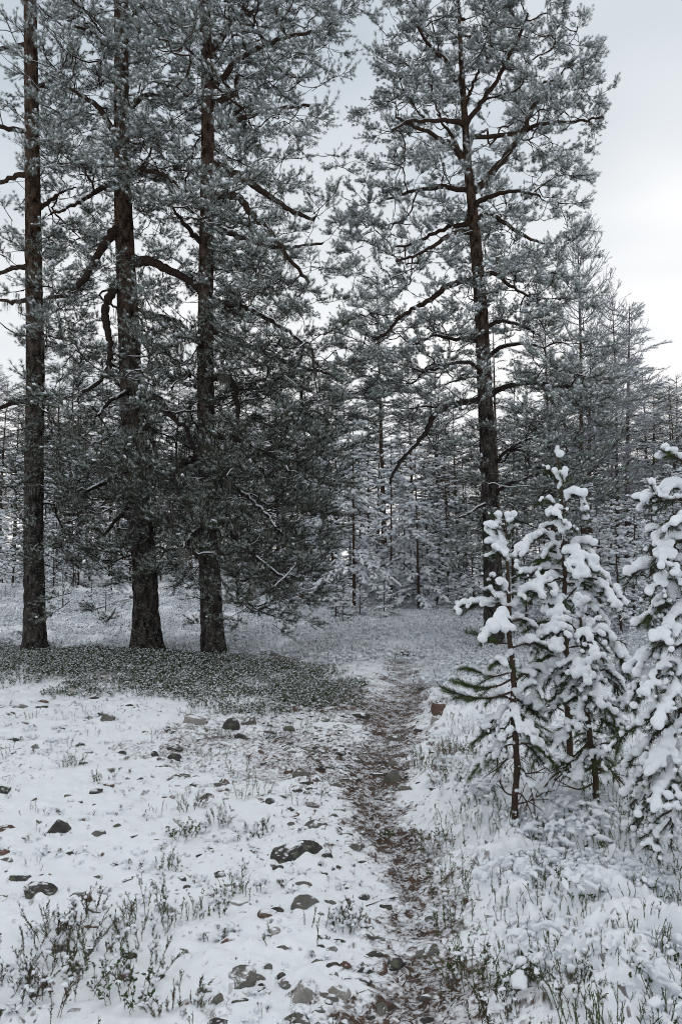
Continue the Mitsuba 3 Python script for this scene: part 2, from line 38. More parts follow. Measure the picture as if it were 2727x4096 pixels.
   limbs=[([(2.494,14.9,6.969),(2.108,14.77,6.845),(1.679,14.63,6.499),(1.259,14.5,6.224),(1.047,14.37,6.027),(0.83,14.23,5.753),(0.595,14.1,5.586)],0.06),([(2.47,14.9,7.897),(2.222,14.64,7.806),(1.981,14.39,7.598),(1.628,14.13,7.297),(1.342,13.88,7.051),(0.959,13.62,6.842)],0.05),([(2.446,14.9,8.034),(2.07,15.02,8.051),(1.661,15.14,7.903),(1.383,15.26,7.822),(0.998,15.38,7.783)],0.045),([(2.668,14.9,6.969),(2.764,14.74,7.02),(2.881,14.58,6.97),(3.024,14.42,6.755),(3.164,14.26,6.568),(3.409,14.1,6.368)],0.05),([(2.646,14.9,7.207),(2.837,15.11,7.399),(3.049,15.33,7.525),(3.541,15.54,7.518)],0.04),([(2.494,14.9,8.703),(2.72,14.79,8.831),(3.069,14.69,9.222),(3.398,14.58,9.615),(3.508,14.47,9.886),(3.617,14.37,10.11),(3.766,14.26,10.474)],0.075),([(3.472,14.9,9.791),(3.647,14.68,9.873),(3.902,14.45,9.806),(4.252,14.23,9.704),(4.479,14.0,9.617),(4.704,13.78,9.537)],0.04),([(2.39,14.9,9.177),(2.177,14.74,9.463),(1.941,14.58,9.531),(1.701,14.42,9.569),(1.289,14.26,9.664),(1.004,14.1,9.713)],0.055),([(2.383,14.9,9.35),(2.175,15.06,9.844),(2.029,15.22,10.242),(1.913,15.38,10.522)],0.04),([(2.373,14.9,10.043),(2.162,14.66,9.967),(1.923,14.42,9.822),(1.282,14.18,9.701),(0.913,13.94,9.377)],0.05),([(2.39,14.9,10.0),(2.64,14.77,10.316),(2.997,14.64,10.816),(3.191,14.52,11.18),(3.364,14.39,11.487),(3.486,14.26,11.813)],0.05),([(2.347,14.9,10.784),(2.183,14.7,10.808),(1.984,14.5,11.041),(1.658,14.3,11.215),(1.349,14.1,11.564)],0.05),([(2.403,14.9,9.653),(2.686,15.06,9.932),(2.887,15.22,10.127)],0.04),([(2.376,14.9,10.348),(2.609,15.3,11.031),(2.815,15.7,11.647)],0.03),([(2.618,14.9,4.634),(2.196,14.72,4.548),(1.895,14.54,4.406),(1.696,14.36,4.235),(1.5,14.18,3.871),(1.28,14.0,3.64),(1.118,13.82,3.468),(0.93,13.64,3.187),(0.835,13.46,2.921)],0.065),([(2.784,14.9,4.725),(2.949,14.77,4.814),(3.143,14.64,4.86),(3.518,14.52,4.896),(3.932,14.39,4.795),(4.473,14.26,4.75)],0.055),([(2.691,14.9,5.217),(2.445,14.66,5.266),(2.206,14.42,5.239),(1.933,14.18,5.146),(1.668,13.94,4.992)],0.045),([(2.663,14.9,5.729),(2.482,15.1,5.912),(2.175,15.3,5.926),(1.86,15.5,6.07),(1.534,15.7,5.95)],0.045),([(2.682,14.9,5.981),(2.992,15.11,6.214),(3.459,15.33,6.236),(3.936,15.54,6.081)],0.045),([(2.692,14.9,5.393),(2.961,14.58,5.558),(3.293,14.26,5.551),(3.604,13.94,5.384)],0.045),([(2.767,14.9,3.235),(3.116,15.06,3.669),(3.572,15.22,3.944),(4.034,15.38,4.055)],0.04),([(2.778,14.9,2.743),(3.031,14.69,2.969),(3.386,14.47,3.109),(3.729,14.26,3.165)],0.04),([(2.808,14.9,2.579),(2.605,14.58,2.638),(2.312,14.26,2.459),(2.03,13.94,2.363)],0.03),([(2.559,14.9,8.445),(2.812,14.47,8.416),(3.204,14.05,8.296),(3.488,13.62,8.014)],0.05),([(2.573,14.9,8.188),(3.027,15.17,8.306),(3.594,15.43,8.069),(4.093,15.7,8.001)],0.05),([(2.528,14.9,8.703),(2.004,15.11,8.892),(1.429,15.33,8.906),(0.838,15.54,8.829)],0.05)],
   pads=[(0.71,12.3,0.48),(1.19,12.3,7.28),(1.66,12.3,15.06),(2.14,12.3,17.91),(2.62,12.3,17.91),(3.09,12.3,12.32),(3.57,12.3,5.01),(1.19,11.8,7.28),(1.66,11.8,17.91),(2.14,11.8,17.91),(2.61,11.8,17.91),(3.08,11.8,15.06),(3.56,11.8,7.28),(4.51,11.8,2.95),(0.71,11.31,0.48),(1.18,11.31,5.01),(1.66,11.31,9.72),(2.13,11.31,12.32),(2.6,11.31,15.06),(3.08,11.31,12.32),(3.55,11.31,12.32),(4.03,11.31,5.01),(4.5,11.31,7.28),(0.71,10.82,2.0),(1.18,10.82,9.72),(1.66,10.82,12.32),(2.13,10.82,7.28),(2.6,10.82,7.28),(3.07,10.82,7.28),(3.55,10.82,12.32),(4.02,10.82,12.32),(4.49,10.82,7.28),(0.24,10.33,0.3),(0.71,10.33,4.93),(1.18,10.33,12.32),(1.65,10.33,12.32),(2.12,10.33,9.72),(2.6,10.33,5.01),(3.07,10.33,5.01),(3.54,10.33,12.32),(4.01,10.33,15.06),(4.48,10.33,9.72),(4.95,10.33,2.95),(0.23,9.84,0.73),(0.71,9.84,4.93),(1.18,9.84,12.32),(1.65,9.84,5.01),(2.12,9.84,2.95),(2.59,9.84,5.01),(3.06,9.84,7.28),(3.53,9.84,9.72),(4.0,9.84,9.72),(4.47,9.84,9.72),(4.95,9.84,5.01),(0.23,9.36,0.5),(0.7,9.36,2.91),(1.18,9.36,7.28),(1.65,9.36,2.95),(2.12,9.36,5.01),(2.58,9.36,5.01),(3.06,9.36,5.01),(3.52,9.36,9.72),(4.0,9.36,7.28),(4.46,9.36,1.2),(0.23,8.88,0.3),(0.7,8.88,2.91),(1.17,8.88,7.28),(1.64,8.88,5.01),(2.11,8.88,7.28),(2.58,8.88,9.72),(3.05,8.88,12.32),(3.52,8.88,12.32),(3.99,8.88,2.95),(0.23,8.39,7.28),(0.7,8.39,7.28),(1.17,8.39,12.32),(1.64,8.39,12.32),(2.11,8.39,9.72),(2.58,8.39,12.32),(3.04,8.39,15.06),(3.51,8.39,15.06),(3.98,8.39,7.28),(0.23,7.91,5.01),(0.7,7.91,5.01),(1.17,7.91,9.72),(1.64,7.91,7.28),(2.1,7.91,5.01),(2.57,7.91,7.28),(3.04,7.91,9.72),(3.5,7.91,12.32),(3.97,7.91,12.32),(0.23,7.44,7.28),(0.7,7.44,5.01),(1.17,7.44,7.28),(1.63,7.44,7.28),(2.1,7.44,2.95),(2.56,7.44,2.95),(3.03,7.44,7.28),(3.5,7.44,12.32),(3.96,7.44,12.32),(0.23,6.96,2.95),(0.7,6.96,5.01),(1.16,6.96,2.95),(1.63,6.96,2.95),(2.1,6.96,5.01),(2.56,6.96,5.01),(3.03,6.96,7.28),(3.49,6.96,9.72),(3.96,6.96,12.32),(4.42,6.96,5.01),(0.23,6.49,2.95),(0.7,6.49,7.28),(1.16,6.49,7.28),(1.63,6.49,5.01),(2.09,6.49,7.28),(2.56,6.49,7.28),(3.02,6.49,7.28),(3.48,6.49,7.28),(3.95,6.49,7.28),(4.41,6.49,1.2),(0.23,6.01,5.01),(0.7,6.01,9.72),(1.16,6.01,7.28),(1.62,6.01,5.01),(2.09,6.01,5.01),(2.55,6.01,7.28),(3.01,6.01,9.72),(3.48,6.01,7.28),(3.94,6.01,9.72),(4.41,6.01,1.2),(0.23,5.54,5.01),(0.69,5.54,7.28),(1.16,5.54,9.72),(1.62,5.54,9.72),(2.08,5.54,7.28),(2.54,5.54,5.01),(3.01,5.54,5.01),(3.47,5.54,5.01),(3.93,5.54,12.32),(4.4,5.54,9.72),(4.86,5.54,5.01),(0.23,5.08,5.01),(0.69,5.08,7.28),(1.16,5.08,12.32),(1.62,5.08,12.32),(2.08,5.08,7.28),(2.54,5.08,5.01),(3.0,5.08,5.01),(3.46,5.08,5.01),(3.93,5.08,7.28),(4.39,5.08,9.72),(4.85,5.08,12.32),(0.23,4.61,5.01),(0.69,4.61,5.01),(1.15,4.61,9.72),(1.61,4.61,9.72),(2.08,4.61,2.95),(2.54,4.61,5.01),(3.0,4.61,5.01),(3.46,4.61,5.01),(3.92,4.61,9.72),(4.38,4.61,12.32),(4.84,4.61,12.32),(0.69,4.14,1.2),(1.15,4.14,1.2),(1.61,4.14,2.95),(2.07,4.14,5.01),(2.53,4.14,5.01),(2.99,4.14,7.28),(3.45,4.14,7.28),(3.91,4.14,7.28),(4.37,4.14,7.28),(4.83,4.14,1.2),(1.61,3.68,1.2),(2.07,3.68,2.95),(2.53,3.68,1.2),(2.98,3.68,5.01),(3.44,3.68,9.72),(3.9,3.68,9.72),(4.36,3.68,7.28),(4.82,3.68,5.01),(1.6,3.22,1.2),(2.06,3.22,1.2),(2.52,3.22,1.2),(2.98,3.22,5.01),(3.44,3.22,9.72),(3.9,3.22,9.72),(4.36,3.22,9.72),(4.81,3.22,5.01),(2.06,2.76,1.2),(2.52,2.76,1.2),(2.97,2.76,7.28),(3.43,2.76,9.72),(3.89,2.76,9.72),(4.35,2.76,7.28),(4.8,2.76,2.95),(2.06,2.3,2.95),(2.51,2.3,7.28),(2.97,2.3,7.28),(3.42,2.3,7.28),(3.88,2.3,7.28),(4.34,2.3,5.01),(4.79,2.3,1.2),(2.05,1.84,2.95),(2.51,1.84,5.01),(2.96,1.84,7.28),(3.42,1.84,5.01),(3.87,1.84,5.01),(4.33,1.84,1.2),(2.5,1.39,2.95),(2.96,1.39,5.01),(3.41,1.39,5.01),(3.87,1.39,2.95),(4.32,1.39,1.2),(1.67,13.29,1.2),(2.15,13.29,2.95),(2.63,13.29,5.01),(3.1,13.29,1.2),(1.19,12.79,1.2),(1.67,12.79,5.01),(2.14,12.79,9.72),(2.62,12.79,9.72),(3.1,12.79,5.01),(3.57,12.79,1.2)]),
}
STONES = [  # x, y, width, height, tone, label
  (-1.688,4.844,0.132,0.099,'dark','smooth dark rounded cobble sitting on top of the snow on the left'),
  (-1.624,4.125,0.117,0.059,'dark','dark stone near the left edge with snow on its back, below the rounded cobble'),
  (-1.438,3.886,0.157,0.055,'dark','long low dark stone just above the heather in the lower left corner'),
  (-0.249,4.482,0.274,0.11,'dark','broad flat dark stone left of the path, the widest of the bare stones'),
  (-0.17,3.809,0.137,0.069,'grey','angular grey stone left of the path below the broad flat one'),
  (-0.395,3.164,0.135,0.061,'grey','grey tilted stone in the lower middle left of the path'),
  (-0.454,3.032,0.046,0.032,'grey','small upright grey stone low in the middle, left of the pale stone'),
  (-0.138,3.008,0.095,0.071,'pale','pale upright grey stone at the bottom left of the path'),
  (-0.01,3.075,0.087,0.052,'pale','pale stone touching the left border of the trodden path near the bottom'),
  (0.141,3.038,0.086,0.043,'grey','stone set in the trodden path near its lower end'),
  (0.364,3.498,0.115,0.04,'grey','grey flat stone on the right border of the path in the foreground'),
  (0.144,3.315,0.087,0.039,'red','reddish stone in the trodden path, left of the flat grey one'),
  (0.222,3.377,0.096,0.038,'dark','dark stone in the middle of the path beside the reddish one'),
  (-0.311,3.537,0.097,0.029,'pale','low pale stone half under the snow between heather and path'),
  (-0.324,3.673,0.092,0.028,'red','low brownish stone above the half buried pale one'),
  (-0.063,2.865,0.063,0.032,'dark','dark stone at the very bottom edge left of the path'),
  (-0.414,2.849,0.109,0.033,'dark','broad dark stone cut off by the bottom edge'),
  (-1.052,7.689,0.151,0.128,'dark','upright dark stone of the stone group in front of the lingonberry patch'),
  (-1.452,7.88,0.25,0.125,'pale','large pale stone of the group in front of the lingonberry patch'),
  (-0.902,7.351,0.129,0.097,'dark','dark stone leaning just below the upright one'),
  (-0.901,7.888,0.181,0.09,'grey','grey stone behind the upright dark one'),
  (-3.121,9.415,0.185,0.111,'pale','pale stone alone at the front of the lingonberry patch on the left'),
  (-2.864,9.324,0.122,0.061,'dark','small dark stone right of the lone pale one'),
  (-2.305,7.936,0.174,0.087,'grey','grey pointed stone of the left trio on open snow'),
  (-2.554,8.196,0.099,0.059,'grey','small round grey stone of the left trio'),
  (-2.434,8.237,0.117,0.047,'dark','flat dark stone of the left trio, behind the pointed one'),
  (-3.466,8.692,0.181,0.063,'grey','flat grey stone near the left edge in front of the lingonberry patch'),
  (-1.837,6.778,0.074,0.037,'dark','small dark stone alone below the left trio'),
  (-1.541,6.698,0.066,0.053,'dark','small upright dark stone in the middle left of the snow field'),
  (-1.372,6.683,0.117,0.053,'dark','dark wedge shaped stone right of the small upright one'),
  (-1.216,6.091,0.186,0.037,'grey','long nearly buried grey slab left of the path'),
  (-0.297,6.008,0.125,0.069,'grey','greenish grey stone with a bare front, left of the path'),
  (-1.746,5.722,0.106,0.037,'dark','low dark stone behind dry sprigs on the left'),
  (-0.92,5.606,0.104,0.036,'grey','grey stone below the buried slab'),
  (-2.358,5.645,0.123,0.049,'dark','dark stone at the left picture edge above the cobble'),
  (-1.849,4.476,0.073,0.051,'red','small reddish stone at the left picture edge below the cobble'),
  (-2.025,4.906,0.118,0.029,'red','flat brownish stone at the left picture edge level with the cobble'),
  (-1.432,4.785,0.089,0.044,'grey','small grey stone right of the rounded cobble'),
  (-6.676,16.454,0.288,0.173,'dark','dark boulder beside the foot of the leftmost pine'),
  (0.389,6.143,0.114,0.114,'grey','upright block of rock on the right border of the path'),
  (0.429,6.602,0.094,0.047,'grey','small stone just behind the upright block by the path'),
  (0.212,8.373,0.183,0.11,'dark','dark boulder in the brown part of the path'),
  (0.497,7.443,0.138,0.083,'grey','grey stone in the path below the dark boulder'),
  (0.759,7.778,0.111,0.067,'dark','dark pointed stone on the right border of the path, mid distance'),
  (0.994,8.087,0.195,0.117,'red','reddish rocks partly snow covered right of the path'),
  (0.904,7.771,0.102,0.071,'pale','pale stone at the foot of the reddish rock'),
  (1.019,10.138,0.1,0.07,'dark','small black stone right of the path where it narrows'),
  (1.109,13.742,0.195,0.136,'dark','dark rock at the far end of the path'),
  (1.021,14.058,0.154,0.092,'dark','smaller dark rock left of the one at the far end of the path'),
  (1.719,14.48,0.301,0.09,'grey','flat grey slab on snow near the foot of the right pine'),
  (-1.038,12.452,0.15,0.09,'grey','stone in snow behind the lingonberry patch'),
  (-0.622,4.231,0.097,0.039,'dark','dark stone under snow covered sprigs in the middle'),
  (-0.286,4.165,0.068,0.02,'grey','low grey stone between the broad flat stone and the angular one'),
  (0.105,4.019,0.066,0.033,'dark','dark stone on the left border of the path beside the angular stone level'),
  (-0.157,4.984,0.136,0.041,'grey','grey flat stone above the broad flat one'),
  (0.07,4.696,0.103,0.036,'grey','grey stone on the left border of the path'),
  (-0.081,4.487,0.064,0.038,'dark','narrow dark stone right of the broad flat one'),
  (-0.491,7.664,0.109,0.076,'grey','greenish upright stone in the stony snow left of the path'),
  (-0.476,5.423,0.065,0.039,'dark','small dark upright stone above the broad flat one'),
  (0.213,3.968,0.065,0.033,'dark','small dark stone in the trodden path, mid foreground'),
  (0.342,3.142,0.052,0.021,'dark','small dark stone on the right of the path near the bottom'),
  (-0.029,5.938,0.117,0.035,'grey','thin grey stone beside the path left border'),
  (0.12,3.708,0.069,0.028,'grey','grey stone on the left border of the path in the foreground'),
  (-0.305,3.134,0.045,0.018,'dark','small dark stone right of the tilted grey one'),
  (-0.231,3.211,0.039,0.023,'dark','small round dark stone between tilted and pale stones'),
]
SMALL_STONES = [(-0.303,5.041,0.043),(0.136,8.83,0.072),(-0.044,4.389,0.036),(-0.077,2.976,0.034),(0.372,8.059,0.093),(-0.108,5.118,0.03),(-0.061,3.077,0.02),(-1.24,8.921,0.07),(0.142,3.626,0.062),(0.25,3.914,0.035),(-2.331,8.935,0.094),(-0.037,2.95,0.051),(-0.282,6.534,0.051),(-1.531,5.706,0.029),(-0.026,7.996,0.049),(-1.197,5.62,0.062),(0.121,4.546,0.05),(0.27,4.473,0.05),(0.115,5.02,0.061),(-0.373,4.352,0.055),(-0.235,5.514,0.021),(-1.414,5.008,0.033),(-0.205,3.144,0.061),(-1.247,3.878,0.057),(-2.424,7.468,0.051),(-0.154,2.92,0.063),(-0.122,8.861,0.044),(-0.157,5.654,0.034),(-0.286,8.937,0.084),(0.209,2.862,0.02),(0.21,7.742,0.097),(-0.187,6.7,0.083),(-3.249,8.753,0.097),(-0.495,9.005,0.081),(-1.694,6.316,0.089),(0.047,7.342,0.062),(-0.066,6.328,0.043),(-0.405,6.607,0.059),(-0.061,2.92,0.04),(-0.11,3.076,0.021),(-0.081,3.444,0.027),(-0.177,4.221,0.046),(-0.196,6.952,0.08),(-0.309,3.173,0.034),(-1.091,3.451,0.026),(-0.213,7.443,0.036),(0.032,4.123,0.042),(0.781,8.254,0.041),(-0.226,6.698,0.041),(-0.215,5.784,0.057),(0.139,8.047,0.048),(-0.478,8.978,0.047),(-0.465,6.974,0.07),(-0.602,4.452,0.023),(-0.021,4.183,0.023),(-0.193,6.59,0.086),(-0.017,5.01,0.041),(-0.026,3.23,0.039),(0.082,5.495,0.05),(-0.049,3.854,0.051),(-0.269,5.917,0.082),(-0.193,4.629,0.025),(-0.021,7.601,0.079),(-0.19,4.103,0.054),(-0.235,3.408,0.057),(-0.752,4.004,0.036),(-0.032,4.937,0.064),(-0.23,4.951,0.068),(-0.017,8.331,0.076),(-0.36,3.164,0.035),(-1.745,5.417,0.039),(-1.69,6.735,0.049),(-1.089,3.563,0.04),(-1.094,8.975,0.049),(-0.298,3.798,0.055),(0.023,7.795,0.046),(-0.157,6.966,0.059),(-0.561,5.685,0.039),(-0.097,8.645,0.079),(-1.191,4.746,0.05),(-0.788,8.991,0.064),(-0.417,7.053,0.034),(-1.651,7.601,0.04),(-1.749,5.613,0.023),(-0.022,3.276,0.044),(-1.62,3.91,0.034),(-0.967,8.995,0.041),(-1.682,4.163,0.053),(-1.237,3.187,0.031),(-1.081,3.776,0.038),(-3.129,7.957,0.065),(-0.2,6.375,0.085),(-0.009,5.412,0.065),(-0.244,7.315,0.067),(-0.687,3.182,0.059),(-0.042,5.227,0.038),(0.114,3.583,0.062),(-0.282,5.009,0.023),(-0.001,8.109,0.082),(-1.644,7.711,0.056),(-0.007,3.508,0.036),(-0.819,3.2,0.046),(-0.591,6.453,0.07),(-0.54,6.023,0.038),(-0.175,7.527,0.086),(-0.158,6.973,0.056),(-1.702,5.876,0.075),(-1.123,3.435,0.043),(-2.937,7.219,0.077),(-1.636,5.392,0.043),(-1.822,7.537,0.056),(-0.089,6.106,0.058),(0.602,5.595,0.021),(0.354,3.141,0.066),(-0.102,6.335,0.064),(-3.473,8.4,0.049),(-0.668,3.422,0.059),(-0.135,8.393,0.032),(-0.121,7.506,0.032),(-0.634,8.765,0.056),(-0.509,5.439,0.041),(-0.548,7.363,0.087),(0.063,6.272,0.064),(-0.113,8.956,0.083),(-0.545,7.468,0.097),(-1.12,3.109,0.052),(-0.571,6.66,0.095),(-0.808,4.14,0.042),(0.16,8.068,0.042),(-0.264,6.829,0.079),(-0.094,3.752,0.035),(-0.311,4.592,0.042),(0.156,7.147,0.094),(-0.37,3.031,0.042),(-0.783,5.573,0.042),(-0.279,7.425,0.07),(0.32,2.969,0.056),(-1.49,4.498,0.067),(-1.63,5.143,0.043),(0.082,5.244,0.047),(-0.193,6.019,0.044),(-0.346,7.975,0.033),(-1.426,3.902,0.044),(-0.255,7.361,0.09),(-0.176,6.296,0.097),(-0.166,7.659,0.056),(0.086,3.2,0.052),(-0.301,5.75,0.056),(-1.14,4.005,0.068),(-0.138,8.048,0.071),(0.053,7.453,0.056),(-0.05,7.968,0.087),(-0.16,4.392,0.032),(-0.268,7.028,0.056),(0.018,2.923,0.064),(-0.023,4.83,0.028),(0.056,8.974,0.078),(-2.729,6.755,0.041),(-0.244,2.859,0.029),(0.338,3.874,0.024),(-0.125,4.386,0.053),(0.049,8.276,0.032),(-0.554,5.483,0.055),(-0.407,8.476,0.046),(0.209,5.275,0.02),(-0.284,4.411,0.038),(-0.216,4.759,0.029),(0.211,8.951,0.038),(-0.209,4.948,0.05),(-0.032,5.601,0.031),(-0.017,3.813,0.039),(-1.229,4.392,0.045),(-1.066,4.155,0.063),(-1.54,6.79,0.033),(-0.412,8.978,0.082),(-1.725,5.089,0.06),(0.097,3.304,0.048),(-1.148,3.399,0.064),(-0.015,7.808,0.097),(-0.679,7.655,0.087),(-1.359,3.634,0.023),(-0.865,3.35,0.061),(-0.276,5.259,0.054),(-0.301,7.05,0.037),(-0.277,7.1,0.051),(-0.984,3.858,0.024),(0.767,6.848,0.049),(-2.115,6.793,0.079),(-0.022,3.051,0.025),(-0.43,8.204,0.05),(-1.467,6.18,0.06),(-2.259,6.987,0.075),(-0.436,8.92,0.058),(-1.319,8.833,0.049),(-1.14,3.713,0.037),(-0.116,5.765,0.058),(-1.69,7.684,0.035),(-1.347,4.921,0.053),(-2.166,5.335,0.03),(-0.111,5.108,0.026),(0.111,6.156,0.067),(-0.153,6.836,0.082),(-2.526,6.019,0.038),(-1.053,4.646,0.024),(-1.423,6.931,0.095),(-0.207,5.583,0.026),(-0.969,8.704,0.03),(-0.373,5.207,0.022),(0.365,7.906,0.059),(-1.358,4.967,0.057),(0.117,5.91,0.054),(0.025,6.336,0.085),(-3.65,8.673,0.045),(0.073,5.602,0.041),(-0.634,7.728,0.062),(-0.726,7.083,0.069),(-0.832,5.724,0.067),(-0.113,7.162,0.03),(-0.177,5.302,0.023),(-1.39,7.95,0.047),(-0.334,5.85,0.055),(0.575,5.982,0.041),(-0.193,5.394,0.06),(0.004,3.283,0.06),(-0.154,8.63,0.093),(-0.439,8.949,0.096),(-1.656,8.427,0.096),(-1.625,4.29,0.032),(-0.055,3.033,0.05),(0.457,4.148,0.06),(0.118,6.692,0.093),(-0.357,5.351,0.053),(-0.579,8.599,0.091),(0.021,8.711,0.086),(-0.384,8.235,0.067),(-0.014,7.006,0.056),(-0.149,8.137,0.04),(-0.091,6.303,0.063),(0.149,6.951,0.029),(-2.641,7.653,0.046),(-1.562,8.356,0.049),(0.026,3.215,0.031),(-0.103,7.593,0.054),(0.043,4.466,0.065),(-0.051,6.88,0.075),(-0.49,6.744,0.031),(-0.329,7.54,0.042),(-0.394,8.215,0.052),(-0.66,7.467,0.045),(-0.495,8.688,0.068),(0.419,3.845,0.038),(-0.226,5.068,0.028),(0.66,5.762,0.05),(-1.042,4.874,0.048),(0.432,4.952,0.051),(-0.345,8.73,0.045),(0.07,3.853,0.04),(-0.293,5.184,0.035),(-0.15,7.325,0.067),(0.124,3.013,0.058),(0.789,8.146,0.052),(-2.042,6.423,0.053),(-1.218,3.882,0.061),(-0.701,5.347,0.026),(-0.314,8.622,0.054),(-0.685,6.828,0.057),(-0.171,3.108,0.036),(-0.529,8.049,0.054),(-0.413,7.718,0.053),(0.22,2.952,0.041),(-0.54,7.157,0.068),(0.076,5.212,0.02),(-0.099,3.99,0.022),(-0.911,9.003,0.029),(-1.124,3.055,0.031),(-0.057,3.053,0.061),(0.041,4.932,0.058),(-0.826,3.227,0.066),(-0.141,6.665,0.062),(-0.172,6.026,0.073),(-0.045,3.157,0.041),(-2.053,6.78,0.03),(-0.764,4.444,0.043),(-0.526,6.347,0.04),(0.068,8.962,0.072),(-0.542,5.478,0.046),(-0.286,3.265,0.043),(-0.074,8.909,0.066),(-0.087,8.935,0.082),(0.51,6.215,0.067),(-0.2,8.09,0.078),(-0.024,4.417,0.036),(0.29,4.441,0.033),(-2.454,6.814,0.029),(-1.891,5.621,0.052),(-1.274,6.324,0.041),(-0.551,2.993,0.059),(-0.393,5.966,0.064),(-0.191,5.142,0.055),(-0.235,6.741,0.065),(-0.338,3.611,0.026),(-0.102,8.135,0.047),(-0.458,7.105,0.07),(0.054,5.843,0.066),(0.015,2.922,0.027),(-0.519,6.6,0.046),(-1.905,5.124,0.05),(0.161,2.888,0.036),(-0.04,5.75,0.024),(-0.241,6.671,0.053),(-0.281,6.835,0.055),(0.035,6.094,0.051),(0.141,3.446,0.065),(0.206,7.402,0.055),(0.042,3.917,0.036),(-0.435,6.694,0.046),(-0.238,5.653,0.06),(-0.378,3.292,0.065),(-0.118,8.348,0.045),(-0.61,8.976,0.038),(-0.49,5.718,0.042),(0.257,7.187,0.048),(-1.427,4.485,0.065),(-1.686,5.887,0.04),(-2.614,6.94,0.093),(-1.726,5.836,0.041),(-0.936,4.06,0.042),(-0.288,7.567,0.03),(-0.548,6.45,0.05),(0.197,5.518,0.037),(-0.19,2.936,0.023),(-1.849,5.555,0.061),(-0.025,7.456,0.051),(-0.569,3.896,0.045),(-1.799,4.374,0.062),(-0.408,8.933,0.03),(-0.276,7.452,0.08),(0.221,7.926,0.055),(0.86,7.952,0.084),(-0.247,5.834,0.035),(0.523,6.429,0.066),(-2.083,5.563,0.05),(-0.257,7.866,0.086),(0.393,3.561,0.047),(-0.328,4.317,0.041),(-0.217,7.789,0.055),(-0.661,8.639,0.056),(0.035,7.363,0.042),(-3.316,8.989,0.085),(0.193,2.973,0.062),(-0.071,2.876,0.021),(0.379,5.921,0.077),(-1.402,6.441,0.076),(-0.096,3.757,0.053),(-0.232,7.113,0.072),(-0.38,7.871,0.029),(-3.462,8.495,0.063),(-0.005,6.754,0.092),(-1.851,4.74,0.036),(0.062,5.923,0.094),(-0.069,3.509,0.046),(-0.52,3.127,0.05),(0.072,2.893,0.04),(0.183,7.192,0.072),(-1.515,6.131,0.056),(-0.089,3.327,0.041),(-1.456,6.437,0.033),(0.02,6.85,0.052),(0.063,5.662,0.038),(-0.319,5.352,0.041),(-0.089,4.481,0.024),(-0.665,3.428,0.041),(-0.041,8.725,0.037),(-1.508,4.166,0.039),(0.642,5.668,0.041),(-1.601,6.091,0.042),(0.176,6.934,0.092),(-0.227,6.271,0.097),(0.471,4.398,0.045),(-0.473,3.471,0.057),(0.316,7.946,0.065),(-1.236,4.141,0.037),(-2.236,8.768,0.063),(-0.096,3.515,0.028),(-0.134,7.389,0.085),(0.371,8.059,0.082),(0.187,8.575,0.091),(-1.841,7.578,0.054),(-0.944,4.219,0.021),(-0.414,6.815,0.07),(-0.232,5.716,0.04),(-1.04,8.506,0.035),(-0.223,4.83,0.031),(-0.164,4.879,0.054),(-0.158,6.641,0.036),(0.479,5.921,0.078),(0.381,6.716,0.081),(-0.081,2.91,0.029),(0.52,6.495,0.046),(-0.052,8.803,0.071),(-0.298,8.274,0.088),(-1.576,6.489,0.035),(-0.432,5.171,0.03),(-0.475,5.667,0.023),(0.063,6.121,0.059),(-0.12,5.626,0.033),(-0.246,4.092,0.047),(-0.263,7.662,0.047),(-1.662,8.931,0.043),(-2.557,8.074,0.047),(0.269,4.126,0.049),(-0.342,3.203,0.067),(-1.879,8.273,0.036),(-0.092,4.23,0.035),(-1.113,3.686,0.046),(-0.689,7.927,0.042),(0.273,5.754,0.054),(0.102,7.246,0.054),(-0.4,5.535,0.046),(-0.2,4.151,0.048),(0.424,4.361,0.066),(-0.84,3.815,0.046),(-0.377,5.624,0.051),(-0.867,5.875,0.07),(-0.035,3.427,0.037),(-0.235,4.164,0.037),(0.269,6.868,0.09),(-0.264,5.027,0.041),(-0.727,4.571,0.03),(-1.164,7.462,0.068),(0.35,6.623,0.053),(0.027,6.841,0.091),(-1.529,8.632,0.056),(-1.073,6.038,0.071),(-1.065,5.847,0.044),(0.288,6.391,0.079),(-0.301,7.975,0.055),(-0.101,5.517,0.057),(-0.262,8.694,0.047),(0.057,6.501,0.065),(-1.797,6.25,0.078)]
PATH = [(0.21, 2.699), (0.223, 2.858), (0.269, 3.159), (0.309, 3.515), (0.318, 4.237), (0.305, 4.916), (0.277, 5.861), (0.314, 6.629), (0.375, 7.266), (0.499, 8.262), (0.714, 9.58), (0.876, 11.404), (0.992, 13.461), (1.131, 14.798), (1.526, 15.991)]
PATCH = [(-7.633, 15.572), (-5.517, 15.098), (-3.697, 14.097), (-1.882, 13.164), (-0.584, 11.492), (-0.075, 9.896), (-0.211, 8.872), (-0.66, 8.496), (-1.179, 8.951), (-1.933, 9.831), (-3.081, 10.672), (-4.063, 10.985), (-5.273, 10.787)]
